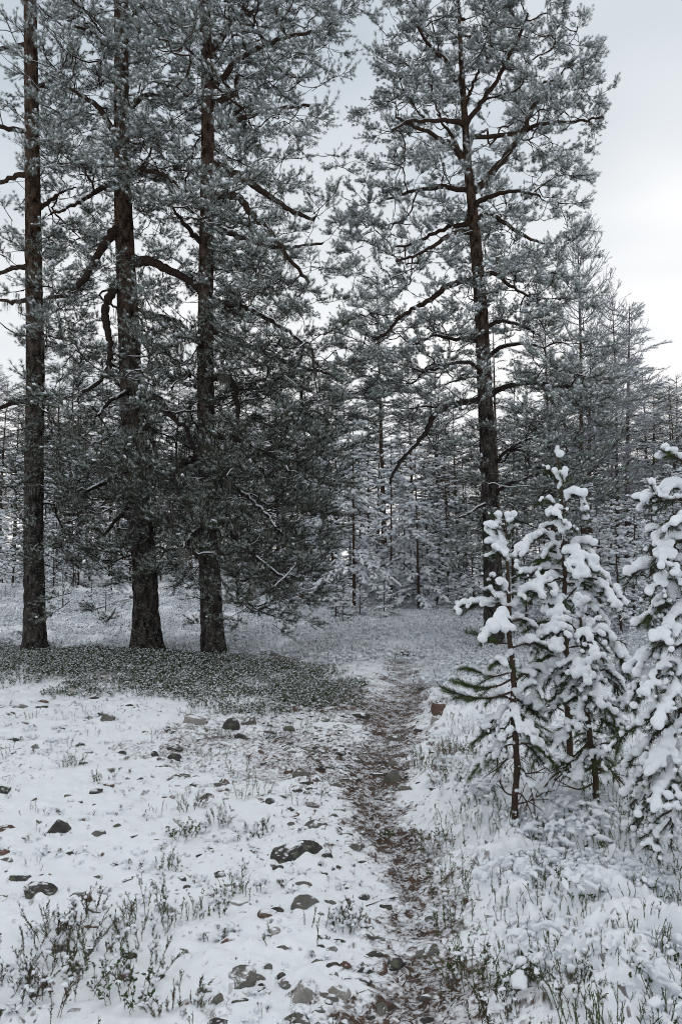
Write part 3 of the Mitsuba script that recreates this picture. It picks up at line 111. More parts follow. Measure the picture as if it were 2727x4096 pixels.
BACKGROUND = [
  (0.395,24.207,6.41,'drooping','tall thin pine with snowy drooping tiers standing first in the gap between the big pines'),
  (-0.277,26.84,6.48,'laden'),
  (1.663,26.362,5.66,'laden','dark thin pine with a slim frosty top right of the drooping one'),
  (2.421,25.025,5.38,'laden','thin pine at the clearing edge nearest the right big pine'),
  (2.17,27.336,4.45,'laden'),
  (1.707,31.069,12.85,'mature','tall mature pine with an orange upper trunk seen between the left and right big pines'),
  (3.651,31.069,8.29,'young'),
  (3.872,28.941,6.22,'young'),
  (4.522,30.12,7.58,'mature'),
  (-1.027,29.519,6.64,'drooping'),
  (-1.606,31.399,8.36,'young'),
  (-2.302,32.793,9.21,'mature'),
  (1.232,34.316,9.76,'young'),
  (-0.078,35.988,10.36,'mature'),
  (3.153,35.988,9.75,'mature'),
  (4.537,36.887,10.99,'mature'),
  (-3.436,34.316,8.61,'young'),
  (-4.171,32.081,4.59,'young'),
  (-6.422,30.746,3.96,'young'),
  (-6.737,35.988,9.35,'mature'),
  (-9.384,38.827,10.39,'mature'),
  (-9.744,33.537,6.95,'young'),
  (-10.776,32.793,5.92,'young'),
  (-11.171,31.399,5.22,'young'),
  (-11.615,30.12,5.41,'young'),
  (-13.194,32.081,6.01,'young','snow laden young pine with a reddish stem left of the leftmost pine'),
  (-12.576,28.941,5.74,'young'),
  (-15.739,36.887,9.96,'mature'),
  (-15.301,38.827,11.05,'mature'),
  (-13.775,37.832,11.02,'mature'),
  (-12.583,40.983,11.11,'mature'),
  (-16.53,35.988,9.35,'mature'),
  (-11.838,34.316,6.7,'young'),
  (-9.253,35.132,6.43,'young'),
  (-5.701,36.887,9.96,'mature'),
  (-8.108,35.988,6.15,'young'),
  (6.34,20.808,10.62,'bare','tall bare tree with frost white fine branches against the sky on the right'),
  (7.913,22.722,9.18,'bare','shorter bare frosted tree right of the tall one'),
  (9.059,25.025,9.74,'frosted','broad frosted pine against the sky near the right edge'),
  (6.871,21.883,8.03,'mature','dark pine with a snow streaked trunk in front of the bare trees'),
  (6.219,23.076,8.71,'mature','dark crowned pine right of the right big pine'),
  (4.195,21.104,8.52,'thin','thin dark pine stem close behind the right big pine'),
  (5.736,24.207,6.0,'mature'),
  (6.358,29.519,7.96,'young'),
  (7.634,30.12,5.57,'young'),
  (7.889,28.116,6.71,'mature'),
  (8.77,26.84,6.93,'mature'),
  (10.262,26.362,7.57,'mature'),
  (10.487,25.025,6.15,'frosted'),
  (11.899,28.941,7.83,'mature'),
  (10.465,27.851,6.35,'drooping'),
  (6.055,19.702,3.76,'laden'),
  (6.429,19.069,3.48,'laden'),
  (5.711,20.379,3.16,'laden'),
  (6.525,17.919,3.17,'laden'),
  (5.54,21.883,3.16,'laden'),
  (7.18,18.476,3.73,'laden'),
  (8.301,19.702,4.2,'laden'),
  (4.557,19.702,2.79,'laden'),
  (10.321,22.722,6.49,'mature'),
  (8.551,19.069,4.22,'laden'),
  (4.093,24.609,3.22,'laden'),
  (4.501,28.941,4.46,'young'),
  (5.758,16.432,2.77,'laden','narrow snowy young pine with a dark stem behind the snow laden trio'),
  (5.56,17.193,2.54,'laden'),
  (-0.894,33.537,6.77,'young'),
  (0.786,31.399,5.57,'young'),
  (1.381,29.519,4.19,'young'),
  (3.586,32.793,6.11,'young'),
  (5.739,31.399,7.31,'mature'),
  (2.39,33.537,7.7,'young'),
  (-1.276,26.362,3.19,'laden'),
  (-1.917,27.336,2.95,'laden'),
  (3.225,26.84,3.22,'laden'),
  (-4.734,38.827,10.83,'mature'),
  (-11.907,43.393,12.16,'mature'),
  (-18.384,40.983,11.57,'mature'),
  (-15.19,44.708,12.98,'mature'),
  (-9.348,44.708,12.48,'mature'),
  (-3.305,42.154,11.62,'mature'),
  (-1.276,43.393,12.4,'mature'),
  (9.281,40.983,11.34,'mature'),
  (11.612,42.154,11.38,'mature'),
  (14.554,43.393,11.92,'mature'),
  (15.973,42.154,11.86,'mature'),
  (18.334,43.393,11.43,'mature'),
  (-13.268,35.132,7.99,'young'),
  (-11.624,36.887,7.9,'young'),
  (-5.534,31.399,5.22,'young'),
  (-2.851,30.12,4.74,'young'),
  (-0.935,32.433,3.38,'young'),
  (9.846,28.116,3.22,'young'),
  (9.599,32.433,3.93,'young'),
  (1.142,32.793,2.91,'young'),
  (15.208,35.555,3.94,'young'),
  (7.741,29.227,2.43,'young'),
  (3.374,42.154,3.12,'young'),
  (3.616,28.66,3.72,'young'),
  (2.624,31.736,2.57,'young'),
  (7.322,35.132,3.33,'young'),
  (1.272,27.851,3.23,'laden'),
  (-5.67,27.086,1.74,'laden'),
  (16.973,42.764,3.8,'young'),
  (-13.755,37.832,2.18,'young'),
  (-16.041,41.56,2.9,'young'),
  (2.399,34.719,2.02,'young'),
  (3.146,29.816,2.92,'young'),
  (7.89,36.887,2.33,'young'),
  (9.042,42.154,3.26,'young'),
  (13.47,31.069,2.72,'young'),
  (-12.551,36.432,3.51,'young'),
  (-14.734,42.154,3.26,'young'),
  (13.513,30.746,2.49,'young'),
  (-9.825,27.336,3.44,'laden'),
  (-3.594,35.132,4.18,'young'),
  (-13.376,34.719,4.19,'young'),
  (-7.833,27.336,3.1,'laden'),
  (4.972,31.736,1.86,'young'),
  (11.766,43.393,2.08,'young'),
  (11.404,27.851,3.71,'laden'),
  (8.211,36.887,2.09,'young'),
  (9.246,32.433,3.54,'young'),
  (-11.786,26.599,4.24,'laden'),
  (-7.841,38.827,2.26,'young'),
  (10.951,35.555,4.0,'young'),
  (4.172,35.988,2.78,'young'),
  (-14.698,34.719,2.97,'young'),
  (-3.949,34.719,4.11,'young'),
  (-0.911,28.385,3.25,'young'),
  (10.45,38.323,2.29,'young'),
  (11.775,31.736,2.26,'young'),
  (12.879,31.399,2.0,'young'),
  (-1.455,30.746,2.21,'young'),
  (2.767,28.116,2.17,'young'),
  (-5.306,37.354,2.91,'young'),
  (-9.456,36.887,3.82,'young'),
  (4.189,21.723,0.87,'sapling'),
  (0.093,21.409,1.0,'sapling'),
  (-2.231,24.011,1.01,'sapling'),
  (-6.115,22.379,0.56,'sapling'),
  (3.748,20.24,1.08,'sapling'),
  (-6.766,27.591,0.55,'sapling'),
  (-6.76,20.955,0.54,'sapling'),
  (4.168,24.815,0.83,'sapling'),
  (2.351,25.901,0.53,'sapling'),
  (-7.284,20.955,0.94,'sapling'),
  (-6.257,21.255,0.99,'sapling'),
  (-10.209,28.66,0.78,'sapling'),
  (3.329,24.406,0.7,'sapling'),
  (-3.505,27.086,0.73,'sapling'),
  (1.138,20.955,1.08,'sapling'),
  (-0.436,28.66,0.56,'sapling'),
  (-6.914,22.211,0.99,'sapling'),
  (-8.141,26.362,0.84,'sapling'),
  (1.311,22.549,0.94,'sapling'),
  (-1.276,26.362,0.77,'sapling'),
  (1.591,27.086,0.42,'sapling'),
  (-5.758,27.086,0.56,'sapling'),
  (-2.991,20.103,0.69,'sapling'),
  (-10.924,26.13,0.65,'sapling'),
  (-1.08,26.13,0.98,'sapling'),
  (-7.955,21.255,0.57,'sapling'),
  (0.5,21.409,0.94,'sapling'),
  (-10.413,24.815,0.85,'sapling'),
  (1.389,20.955,0.44,'sapling'),
]
SAPLINGS = [
  (-0.136,20.808,1.21,'sapling','small snowy pine sapling in the clearing, left one of the pair under the left pines'),
  (0.043,19.702,1.01,'sapling','shorter snowy sapling touching the pair in the clearing'),
  (0.667,25.025,1.06,'sapling','small sapling at the foot of the tall drooping pine'),
  (3.526,26.362,1.46,'sapling','small snowy sapling at the clearing edge beside the right big pine'),
  (4.053,25.025,1.19,'sapling','small drooping sapling just left of the right big pine'),
  (-7.793,26.84,1.02,'sapling','tiny sapling in the snow behind the leftmost and middle pines'),
  (-11.34,35.988,2.0,'sapling','snowy sapling at the end of the left clearing'),
  (-3.144,24.207,1.07,'sapling','tiny sapling in the snow right of the third pine'),
  (4.61,15.572,1.52,'sapling','snowy sapling behind the snow laden trio'),
  (-3.744,17.6,0.31,'sapling','spindly sapling twig beside the foot of the thickest pine'),
  (-1.88,21.104,1.14,'sapling','slim sapling under the hanging branches of the third pine'),
]
YOUNG_PINES = {
  'E': dict(trunk=[(1.065,4.95,0.028,0.0203),(1.065,4.95,0.275,0.0203),(1.06,4.95,0.51,0.0189),(1.053,4.95,0.773,0.0176),(1.049,4.95,1.038,0.0162),(1.042,4.95,1.305,0.0135),(1.036,4.95,1.493,0.0122),(1.024,4.95,1.654,0.0095),(1.01,4.95,1.817,0.0068)],
    branches=[([(1.017,4.95,1.708),(0.996,4.98,1.804),(0.988,5.0,1.885)],1.0),([(1.022,4.95,1.708),(1.021,4.92,1.775),(1.009,4.9,1.863)],0.9),([(1.028,4.95,1.695),(1.05,4.95,1.762),(1.073,4.95,1.865)],1.0),([(1.027,4.95,1.641),(0.986,5.0,1.709),(0.933,5.05,1.777)],1.0),([(1.029,4.95,1.6),(0.977,4.89,1.64),(0.913,4.83,1.674)],1.0),([(1.04,4.95,1.385),(0.982,4.9,1.454),(0.909,4.85,1.508)],1.1),([(1.044,4.95,1.251),(0.938,4.98,1.316),(0.835,5.02,1.328),(0.73,5.05,1.313)],1.2),([(1.039,4.95,1.305),(0.949,4.9,1.374),(0.887,4.85,1.429)],1.0),([(1.043,4.95,1.238),(0.968,4.8,1.262),(0.873,4.65,1.185)],1.7),([(1.044,4.95,1.305),(1.135,4.95,1.412),(1.202,4.95,1.407),(1.261,4.95,1.391)],1.2),([(1.043,4.95,1.225),(1.141,5.05,1.231),(1.205,5.15,1.168)],0.8),([(1.047,4.95,1.091),(0.943,5.03,1.097),(0.833,5.1,1.158)],0.1),([(1.049,4.95,1.065),(1.164,4.92,1.099),(1.277,4.9,1.065)],1.2),([(1.051,4.95,1.038),(0.982,4.83,1.001),(0.906,4.7,1.016)],0.5),([(1.053,4.95,0.919),(0.933,4.98,0.887),(0.831,5.02,0.923),(0.754,5.05,0.932)],0.35),([(1.055,4.95,0.879),(0.94,4.88,0.842),(0.797,4.82,0.847),(0.683,4.75,0.908)],0.05),([(1.054,4.95,0.8),(0.919,4.92,0.766),(0.754,4.88,0.784),(0.592,4.85,0.847)],0.0),([(1.054,4.95,0.853),(1.18,5.0,0.925),(1.301,5.05,0.905)],1.3),([(1.053,4.95,0.773),(1.155,4.9,0.847),(1.233,4.85,0.764)],0.6),([(1.055,4.95,0.72),(0.967,4.9,0.677),(0.852,4.85,0.584)],1.0),([(1.055,4.95,0.707),(1.038,4.8,0.696),(1.029,4.65,0.601)],1.2),([(1.057,4.95,0.641),(1.163,4.95,0.615),(1.241,4.95,0.458)],0.6),([(1.058,4.95,0.536),(0.981,4.98,0.476),(0.852,5.02,0.336),(0.802,5.05,0.248)],0.4),([(1.058,4.95,0.51),(1.184,5.05,0.435),(1.262,5.15,0.303)],0.8),([(1.059,4.95,0.405),(1.02,5.05,0.354),(0.956,5.15,0.221)],0.5),([(1.06,4.95,0.301),(1.173,4.9,0.324),(1.24,4.85,0.378)],0.05),([(1.06,4.95,0.119),(1.168,5.0,0.13),(1.289,5.05,0.181)],0.1),([(1.061,4.95,0.171),(1.008,5.0,0.182),(0.965,5.05,0.275)],0.05),([(1.056,4.95,0.773),(1.159,5.1,0.694),(1.291,5.25,0.583)],0.8)]),
  'F': dict(trunk=[(1.579,5.6,0.027,0.0199),(1.572,5.6,0.308,0.0214),(1.567,5.6,0.665,0.0199),(1.567,5.6,1.025,0.0184),(1.566,5.6,1.327,0.0168),(1.562,5.6,1.631,0.0138),(1.557,5.6,1.876,0.0122),(1.547,5.6,2.153,0.0092),(1.538,5.6,2.369,0.0061)],
    branches=[([(1.54,5.6,2.338),(1.538,5.6,2.369),(1.538,5.6,2.388)],1.0),([(1.543,5.6,2.153),(1.502,5.62,2.217),(1.453,5.65,2.264)],1.0),([(1.546,5.6,2.107),(1.561,5.57,2.166),(1.568,5.55,2.224)],0.4),([(1.552,5.6,1.937),(1.462,5.6,2.029),(1.363,5.6,1.993)],1.0),([(1.552,5.6,1.937),(1.606,5.57,2.058),(1.672,5.53,2.04),(1.681,5.5,1.946)],1.3),([(1.555,5.6,1.906),(1.504,5.5,1.946),(1.452,5.4,1.896)],0.9),([(1.554,5.6,1.692),(1.547,5.5,1.826),(1.539,5.4,1.807)],1.6),([(1.555,5.6,1.6),(1.457,5.6,1.769),(1.334,5.6,1.738),(1.217,5.6,1.631)],1.3),([(1.558,5.6,1.57),(1.666,5.58,1.722),(1.765,5.57,1.6),(1.774,5.55,1.54)],1.5),([(1.558,5.6,1.57),(1.588,5.42,1.66),(1.605,5.25,1.486)],1.6),([(1.559,5.6,1.6),(1.542,5.75,1.695),(1.54,5.9,1.665)],0.9),([(1.561,5.6,1.539),(1.415,5.57,1.54),(1.285,5.53,1.51),(1.203,5.5,1.541)],1.2),([(1.566,5.6,1.479),(1.414,5.45,1.482),(1.286,5.3,1.37)],1.2),([(1.568,5.6,1.448),(1.698,5.6,1.539),(1.834,5.6,1.479),(1.944,5.6,1.357)],1.5),([(1.566,5.6,1.327),(1.707,5.53,1.48),(1.804,5.47,1.422),(1.853,5.4,1.278)],1.3),([(1.567,5.6,1.206),(1.684,5.57,1.359),(1.792,5.53,1.21),(1.823,5.5,1.094)],1.2),([(1.566,5.6,1.145),(1.43,5.65,1.172),(1.287,5.7,1.091)],0.3),([(1.57,5.6,1.206),(1.472,5.4,1.337),(1.401,5.2,1.206)],1.0),([(1.567,5.6,1.025),(1.433,5.55,1.06),(1.299,5.5,0.976)],1.1),([(1.567,5.6,1.025),(1.736,5.75,1.133),(1.905,5.9,0.93)],1.2),([(1.569,5.6,0.784),(1.442,5.6,0.784),(1.349,5.6,0.665)],0.9),([(1.57,5.6,0.665),(1.713,5.7,0.709),(1.898,5.8,0.631)],1.0),([(1.568,5.6,0.426),(1.479,5.65,0.386),(1.398,5.7,0.254)],0.7),([(1.569,5.6,0.308),(1.706,5.7,0.345),(1.827,5.8,0.2)],0.5)]),
  'G': dict(trunk=[(1.589,5.05,0.022,0.0179),(1.577,5.05,0.248,0.0179),(1.56,5.05,0.488,0.0166),(1.543,5.05,0.703,0.0152),(1.524,5.05,0.891,0.0138),(1.512,5.05,1.081,0.011),(1.504,5.05,1.244,0.0083),(1.5,5.05,1.326,0.0069)],
    branches=[([(1.501,5.05,1.272),(1.5,5.05,1.326),(1.49,5.05,1.375)],1.3),([(1.504,5.05,1.244),(1.514,5.01,1.301),(1.503,4.97,1.344)],0.8),([(1.51,5.05,1.135),(1.415,5.05,1.217),(1.305,5.05,1.163),(1.221,5.05,1.081)],1.3),([(1.509,5.05,1.108),(1.36,4.95,1.171),(1.264,4.85,1.05)],1.3),([(1.512,5.05,1.108),(1.602,5.08,1.215),(1.65,5.1,1.158)],1.2),([(1.512,5.05,1.081),(1.628,5.03,1.164),(1.729,5.02,1.031),(1.787,5.0,0.872)],1.2),([(1.514,5.05,1.054),(1.505,4.9,1.149),(1.507,4.75,1.01)],1.3),([(1.518,5.05,0.973),(1.687,5.05,1.108),(1.794,5.05,0.973),(1.858,5.05,0.783)],1.2),([(1.518,5.05,0.864),(1.379,5.03,0.948),(1.264,5.02,0.869),(1.177,5.0,0.712)],1.2),([(1.521,5.05,0.864),(1.454,4.9,0.991),(1.39,4.75,0.908)],1.2),([(1.526,5.05,0.837),(1.634,4.98,0.928),(1.716,4.92,0.805),(1.743,4.85,0.738)],1.2),([(1.531,5.05,0.783),(1.699,5.1,0.857),(1.878,5.15,0.63)],1.0),([(1.534,5.05,0.703),(1.421,5.1,0.721),(1.322,5.15,0.63)],0.8),([(1.542,5.05,0.649),(1.471,4.9,0.782),(1.397,4.75,0.604)],1.2),([(1.546,5.05,0.595),(1.678,5.05,0.649),(1.756,5.05,0.488)],1.0),([(1.55,5.05,0.542),(1.403,4.95,0.589),(1.294,4.85,0.481)],0.9),([(1.558,5.05,0.488),(1.473,5.02,0.416),(1.355,4.98,0.345),(1.292,4.95,0.327)],0.1),([(1.565,5.05,0.435),(1.657,5.0,0.473),(1.744,4.95,0.353)],0.5),([(1.571,5.05,0.328),(1.495,5.1,0.261),(1.372,5.15,0.262)],0.15),([(1.575,5.05,0.275),(1.687,5.1,0.288),(1.761,5.15,0.357)],0.2),([(1.577,5.05,0.221),(1.464,5.0,0.196),(1.344,4.95,0.249)],0.1),([(1.53,5.05,0.757),(1.532,4.88,0.89),(1.511,4.7,0.715)],1.2)]),
  'H': dict(trunk=[(1.836,4.1,-0.012,0.0224),(1.837,4.1,0.266,0.0213),(1.841,4.1,0.697,0.0202),(1.84,4.1,1.135,0.0179),(1.84,4.1,1.467,0.0157),(1.84,4.1,1.802,0.0123),(1.839,4.1,2.073,0.009),(1.842,4.1,2.346,0.0056)],
    branches=[([(1.837,4.1,2.027),(1.747,4.07,2.114),(1.678,4.03,2.143),(1.62,4.0,2.161)],1.0),([(1.838,4.1,1.892),(1.746,4.1,1.982),(1.633,4.1,1.937),(1.52,4.1,1.914)],1.3),([(1.839,4.1,1.824),(1.738,4.03,1.909),(1.601,3.97,1.904),(1.522,3.9,1.974)],1.1),([(1.84,4.1,1.802),(1.7,3.92,1.815),(1.562,3.75,1.764)],0.9),([(1.84,4.1,1.645),(1.748,4.07,1.733),(1.646,4.03,1.754),(1.564,4.0,1.666)],1.4),([(1.841,4.1,1.578),(1.74,4.0,1.709),(1.611,3.9,1.664),(1.525,3.8,1.559)],1.3),([(1.84,4.1,1.467),(1.75,4.13,1.6),(1.627,4.17,1.578),(1.479,4.2,1.509)],1.4),([(1.84,4.1,1.4),(1.728,4.03,1.513),(1.59,3.97,1.492),(1.499,3.9,1.431)],1.1),([(1.839,4.1,1.267),(1.754,4.1,1.422),(1.618,4.1,1.356),(1.516,4.1,1.267)],1.3),([(1.84,4.1,1.223),(1.731,4.0,1.362),(1.579,3.9,1.262),(1.475,3.8,1.21)],1.2),([(1.84,4.1,1.135),(1.757,4.12,1.266),(1.604,4.13,1.153),(1.473,4.15,1.029)],1.1),([(1.838,4.1,1.003),(1.712,4.02,1.187),(1.545,3.93,1.048),(1.447,3.85,0.957)],1.2),([(1.838,4.1,0.915),(1.758,4.13,1.042),(1.591,4.17,0.993),(1.511,4.2,0.921)],1.2),([(1.838,4.1,0.828),(1.714,3.98,0.999),(1.557,3.87,0.913),(1.466,3.75,0.814)],1.3),([(1.837,4.1,0.741),(1.761,4.1,0.871),(1.58,4.1,0.697),(1.467,4.1,0.589)],1.1),([(1.837,4.1,0.632),(1.723,4.02,0.801),(1.557,3.93,0.671),(1.459,3.85,0.569)],1.3),([(1.837,4.1,0.567),(1.741,4.12,0.65),(1.588,4.13,0.493),(1.48,4.15,0.358)],1.1),([(1.837,4.1,0.481),(1.712,4.0,0.635),(1.561,3.9,0.535),(1.456,3.8,0.423)],1.2),([(1.836,4.1,0.373),(1.766,4.13,0.493),(1.598,4.17,0.353),(1.496,4.2,0.233)],0.9),([(1.835,4.1,0.266),(1.72,4.03,0.414),(1.582,3.97,0.309),(1.449,3.9,0.229)],1.0),([(1.839,4.1,1.578),(1.917,4.1,1.667),(2.028,4.1,1.623)],1.3),([(1.837,4.1,1.356),(1.957,4.15,1.465),(2.115,4.2,1.35)],1.3),([(1.836,4.1,1.025),(1.946,4.1,1.135),(2.097,4.1,1.003)],1.2),([(1.836,4.1,0.697),(1.936,4.1,0.806),(2.109,4.1,0.676)],1.2)]),
}
SHRUBS = [
  (-1.235,3.225,0.3,'heather','large dark heather bush in the lower left corner'),
  (-1.065,3.037,0.26,'heather','dark heather bush in front of the large one, lower left'),
  (-1.213,3.008,0.22,'heather','heather clump at the left picture edge near the bottom'),
  (-1.115,3.597,0.2,'heather','heather clump behind the large corner bush'),
  (-0.935,3.192,0.16,'lingon','glossy leaved low shrub right of the corner heather'),
  (-0.884,3.515,0.24,'heather','heather with a bushy dark top, right of the corner group'),
  (-0.848,3.639,0.22,'bilberry','tall thin green sprigs beside the bushy heather'),
  (-0.774,3.225,0.2,'heather','trailing heather below the bushy one'),
  (-0.61,3.008,0.17,'heather','low heather sprays near the bottom, left of middle'),
  (-1.064,3.328,0.22,'heather','upright heather between corner bush and glossy shrub'),
  (-0.792,3.037,0.15,'lingon','small glossy shrub at the bottom between heathers'),
  (-1.257,3.515,0.2,'heather','thin heather sprigs above the large corner bush'),
  (-0.999,5.346,0.16,'heather','dry dark sprig bush in the middle left snow'),
  (-0.919,4.726,0.15,'lingon','frosted lingonberry sprigs in the middle left snow'),
  (-0.759,4.996,0.15,'heather','frosted heather clump, left one of two side by side'),
  (-0.497,4.916,0.16,'heather','dark dense heather clump, right one of two side by side'),
  (-0.914,4.296,0.14,'bilberry','thin sprigs below the frosted lingonberry'),
  (-0.504,3.965,0.15,'bilberry','thin green sprigs between the two grey stones'),
  (-0.619,3.772,0.15,'bilberry','thin sprigs in open snow left of middle'),
  (-0.657,7.446,0.1,'heather','low twiggy clump beside the stone group'),
  (0.031,3.682,0.14,'heather','dark twiggy tuft on the left border of the path'),
  (0.012,3.639,0.1,'heather','lower twiggy tuft touching the path tuft'),
  (-1.761,5.976,0.14,'bilberry','pale frosted sprigs on the left snow field'),
  (-2.112,6.351,0.15,'bilberry','tall dry sprigs beyond the frosted ones on the left'),
  (0.773,5.861,0.22,'lingon','olive green bush right of the path, in front of the bare pine stem'),
  (0.984,6.629,0.2,'lingon','dark green bush behind the olive one'),
  (0.652,6.351,0.22,'bilberry','tall olive sprigs by the upright block of rock'),
  (0.566,4.69,0.2,'lingon','green leafy bush on the right border of the path, mid foreground'),
  (0.562,4.124,0.22,'bilberry','dense dark green stems right of the path'),
  (0.553,3.772,0.2,'bilberry','tuft of stems just below the dense dark ones'),
  (0.539,3.225,0.22,'lingon','bright leafed shrub right of the path near the bottom'),
  (0.498,3.128,0.24,'bilberry','dark stems behind the bright leafed shrub'),
  (0.528,2.897,0.22,'heather','upright twigs at the bottom edge right of the path'),
  (0.695,3.159,0.08,'lingon','small green tuft alone in snow on the lower right'),
  (1.357,4.237,0.12,'lingon','dark green hollow in the snow humps on the right'),
  (1.433,13.164,0.22,'heather','dark small bush at the end of the path near the right pine'),
  (-0.334,12.607,0.36,'heather','wide frosted twig bush behind the end of the lingonberry patch'),
  (2.414,14.097,0.25,'heather','greenish heather at the foot of the right big pine'),
  (0.849,2.897,0.2,'heather','pale frosted sprig bush at the bottom edge on the right'),
  (0.288,5.079,0.08,'lingon','tiny green tuft in the trodden path'),
]

# ---------------------------------------------------------------- materials
def two(c, **k):
    return {'type': 'twosided', 'b': {'type': 'diffuse', 'reflectance': c if isinstance(c, dict) else {'type': 'rgb', 'value': list(c)}}}
def var(c, f=30., a=.35):
    lo, hi = tuple(v * (1 - a) for v in c), tuple(v * (1 + a) for v in c)
    return proc(lambda p, n, uv: mix(lo, hi, noise(p.x * f, p.y * f, p.z * f)))
scene['m_snow'] = two((.82, .845, .88))
scene['m_needle'] = two(var((.044, .052, .034), 6.))
scene['m_needle_green'] = two(var((.065, .095, .035), 9.))
scene['m_frost'] = two((.46, .50, .485))
scene['m_frost_twig'] = two((.66, .69, .72))
scene['m_bare_twig'] = two((.26, .27, .29))
scene['m_twig'] = two((.055, .045, .040))
scene['m_lichen'] = two((.125, .125, .108))
scene['m_leaf'] = two(var((.050, .075, .032), 20., .5))
scene['m_leaf_olive'] = two(var((.078, .088, .042), 20., .5))
scene['m_heather'] = two(var((.052, .058, .034), 15., .6))
scene['m_stem'] = two(var((.085, .100, .050), 15., .4))
scene['m_dry'] = two((.10, .075, .05))
scene['m_litter_bits'] = two(var((.070, .047, .036), 40., .6))
scene['m_rust_leaf'] = two((.22, .07, .02))

def bark(p, n, uv):
    up = smoothstep(3.0, 9.0, p.z + 1.5 * noise(p.x * 2, p.y * 2, p.z * .7))
    a = fbm(p.x * 22, p.y * 22, p.z * 7)
    base = mix((.044, .039, .036), (.058, .038, .028), up)
    c = base * (.25 + 1.5 * smoothstep(.2, .8, a))
    pale = smoothstep(.70, .78, noise(p.x * 45 + 3, p.y * 45, p.z * 38)) * (1 - .6 * up)
    return mix(c, (.20, .21, .20), pale * .65)
scene['m_bark'] = {'type': 'twosided', 'b': {'type': 'bumpmap', 'arbitrary': proc(lambda p, n, uv: fbm(p.x * 35, p.y * 35, p.z * 12, 2), 4e-3), 'scale': .012,
                   'b': {'type': 'diffuse', 'reflectance': proc(bark)}}}
def limb_bark(p, n, uv):
    return mix((.032, .027, .024), (.050, .034, .026), smoothstep(3., 9., p.z)) * (.55 + .9 * noise(p.x * 40, p.y * 40, p.z * 40))
scene['m_limb'] = two(proc(limb_bark))
scene['m_stem_bark'] = two(proc(lambda p, n, uv: mix((.045, .037, .032), (.095, .062, .045), noise(p.x * 30, p.y * 30, p.z * 25)) ))
def stone_c(lo, hi, lichen):
    def f(p, n, uv):
        c = mix(lo, hi, fbm(p.x * 28, p.y * 28, p.z * 28))
        c = mix(c, lichen, smoothstep(.60, .68, fbm(p.x * 40 + 9, p.y * 40, p.z * 40, 2)) * .7)
        return mix(c, (.80, .82, .85), smoothstep(.72, .95, n.z) * smoothstep(.46, .58, fbm(p.x * 26, p.y * 26, p.z * 26 + 5)))
    return two(proc(f))
scene['m_stone_dark'] = stone_c((.035, .034, .034), (.095, .088, .082), (.13, .14, .10))
scene['m_stone_grey'] = stone_c((.075, .072, .066), (.20, .19, .175), (.12, .13, .08))
scene['m_stone_pale'] = stone_c((.17, .16, .15), (.38, .36, .34), (.20, .19, .16))
scene['m_stone_red'] = stone_c((.060, .042, .036), (.19, .120, .095), (.13, .12, .10))

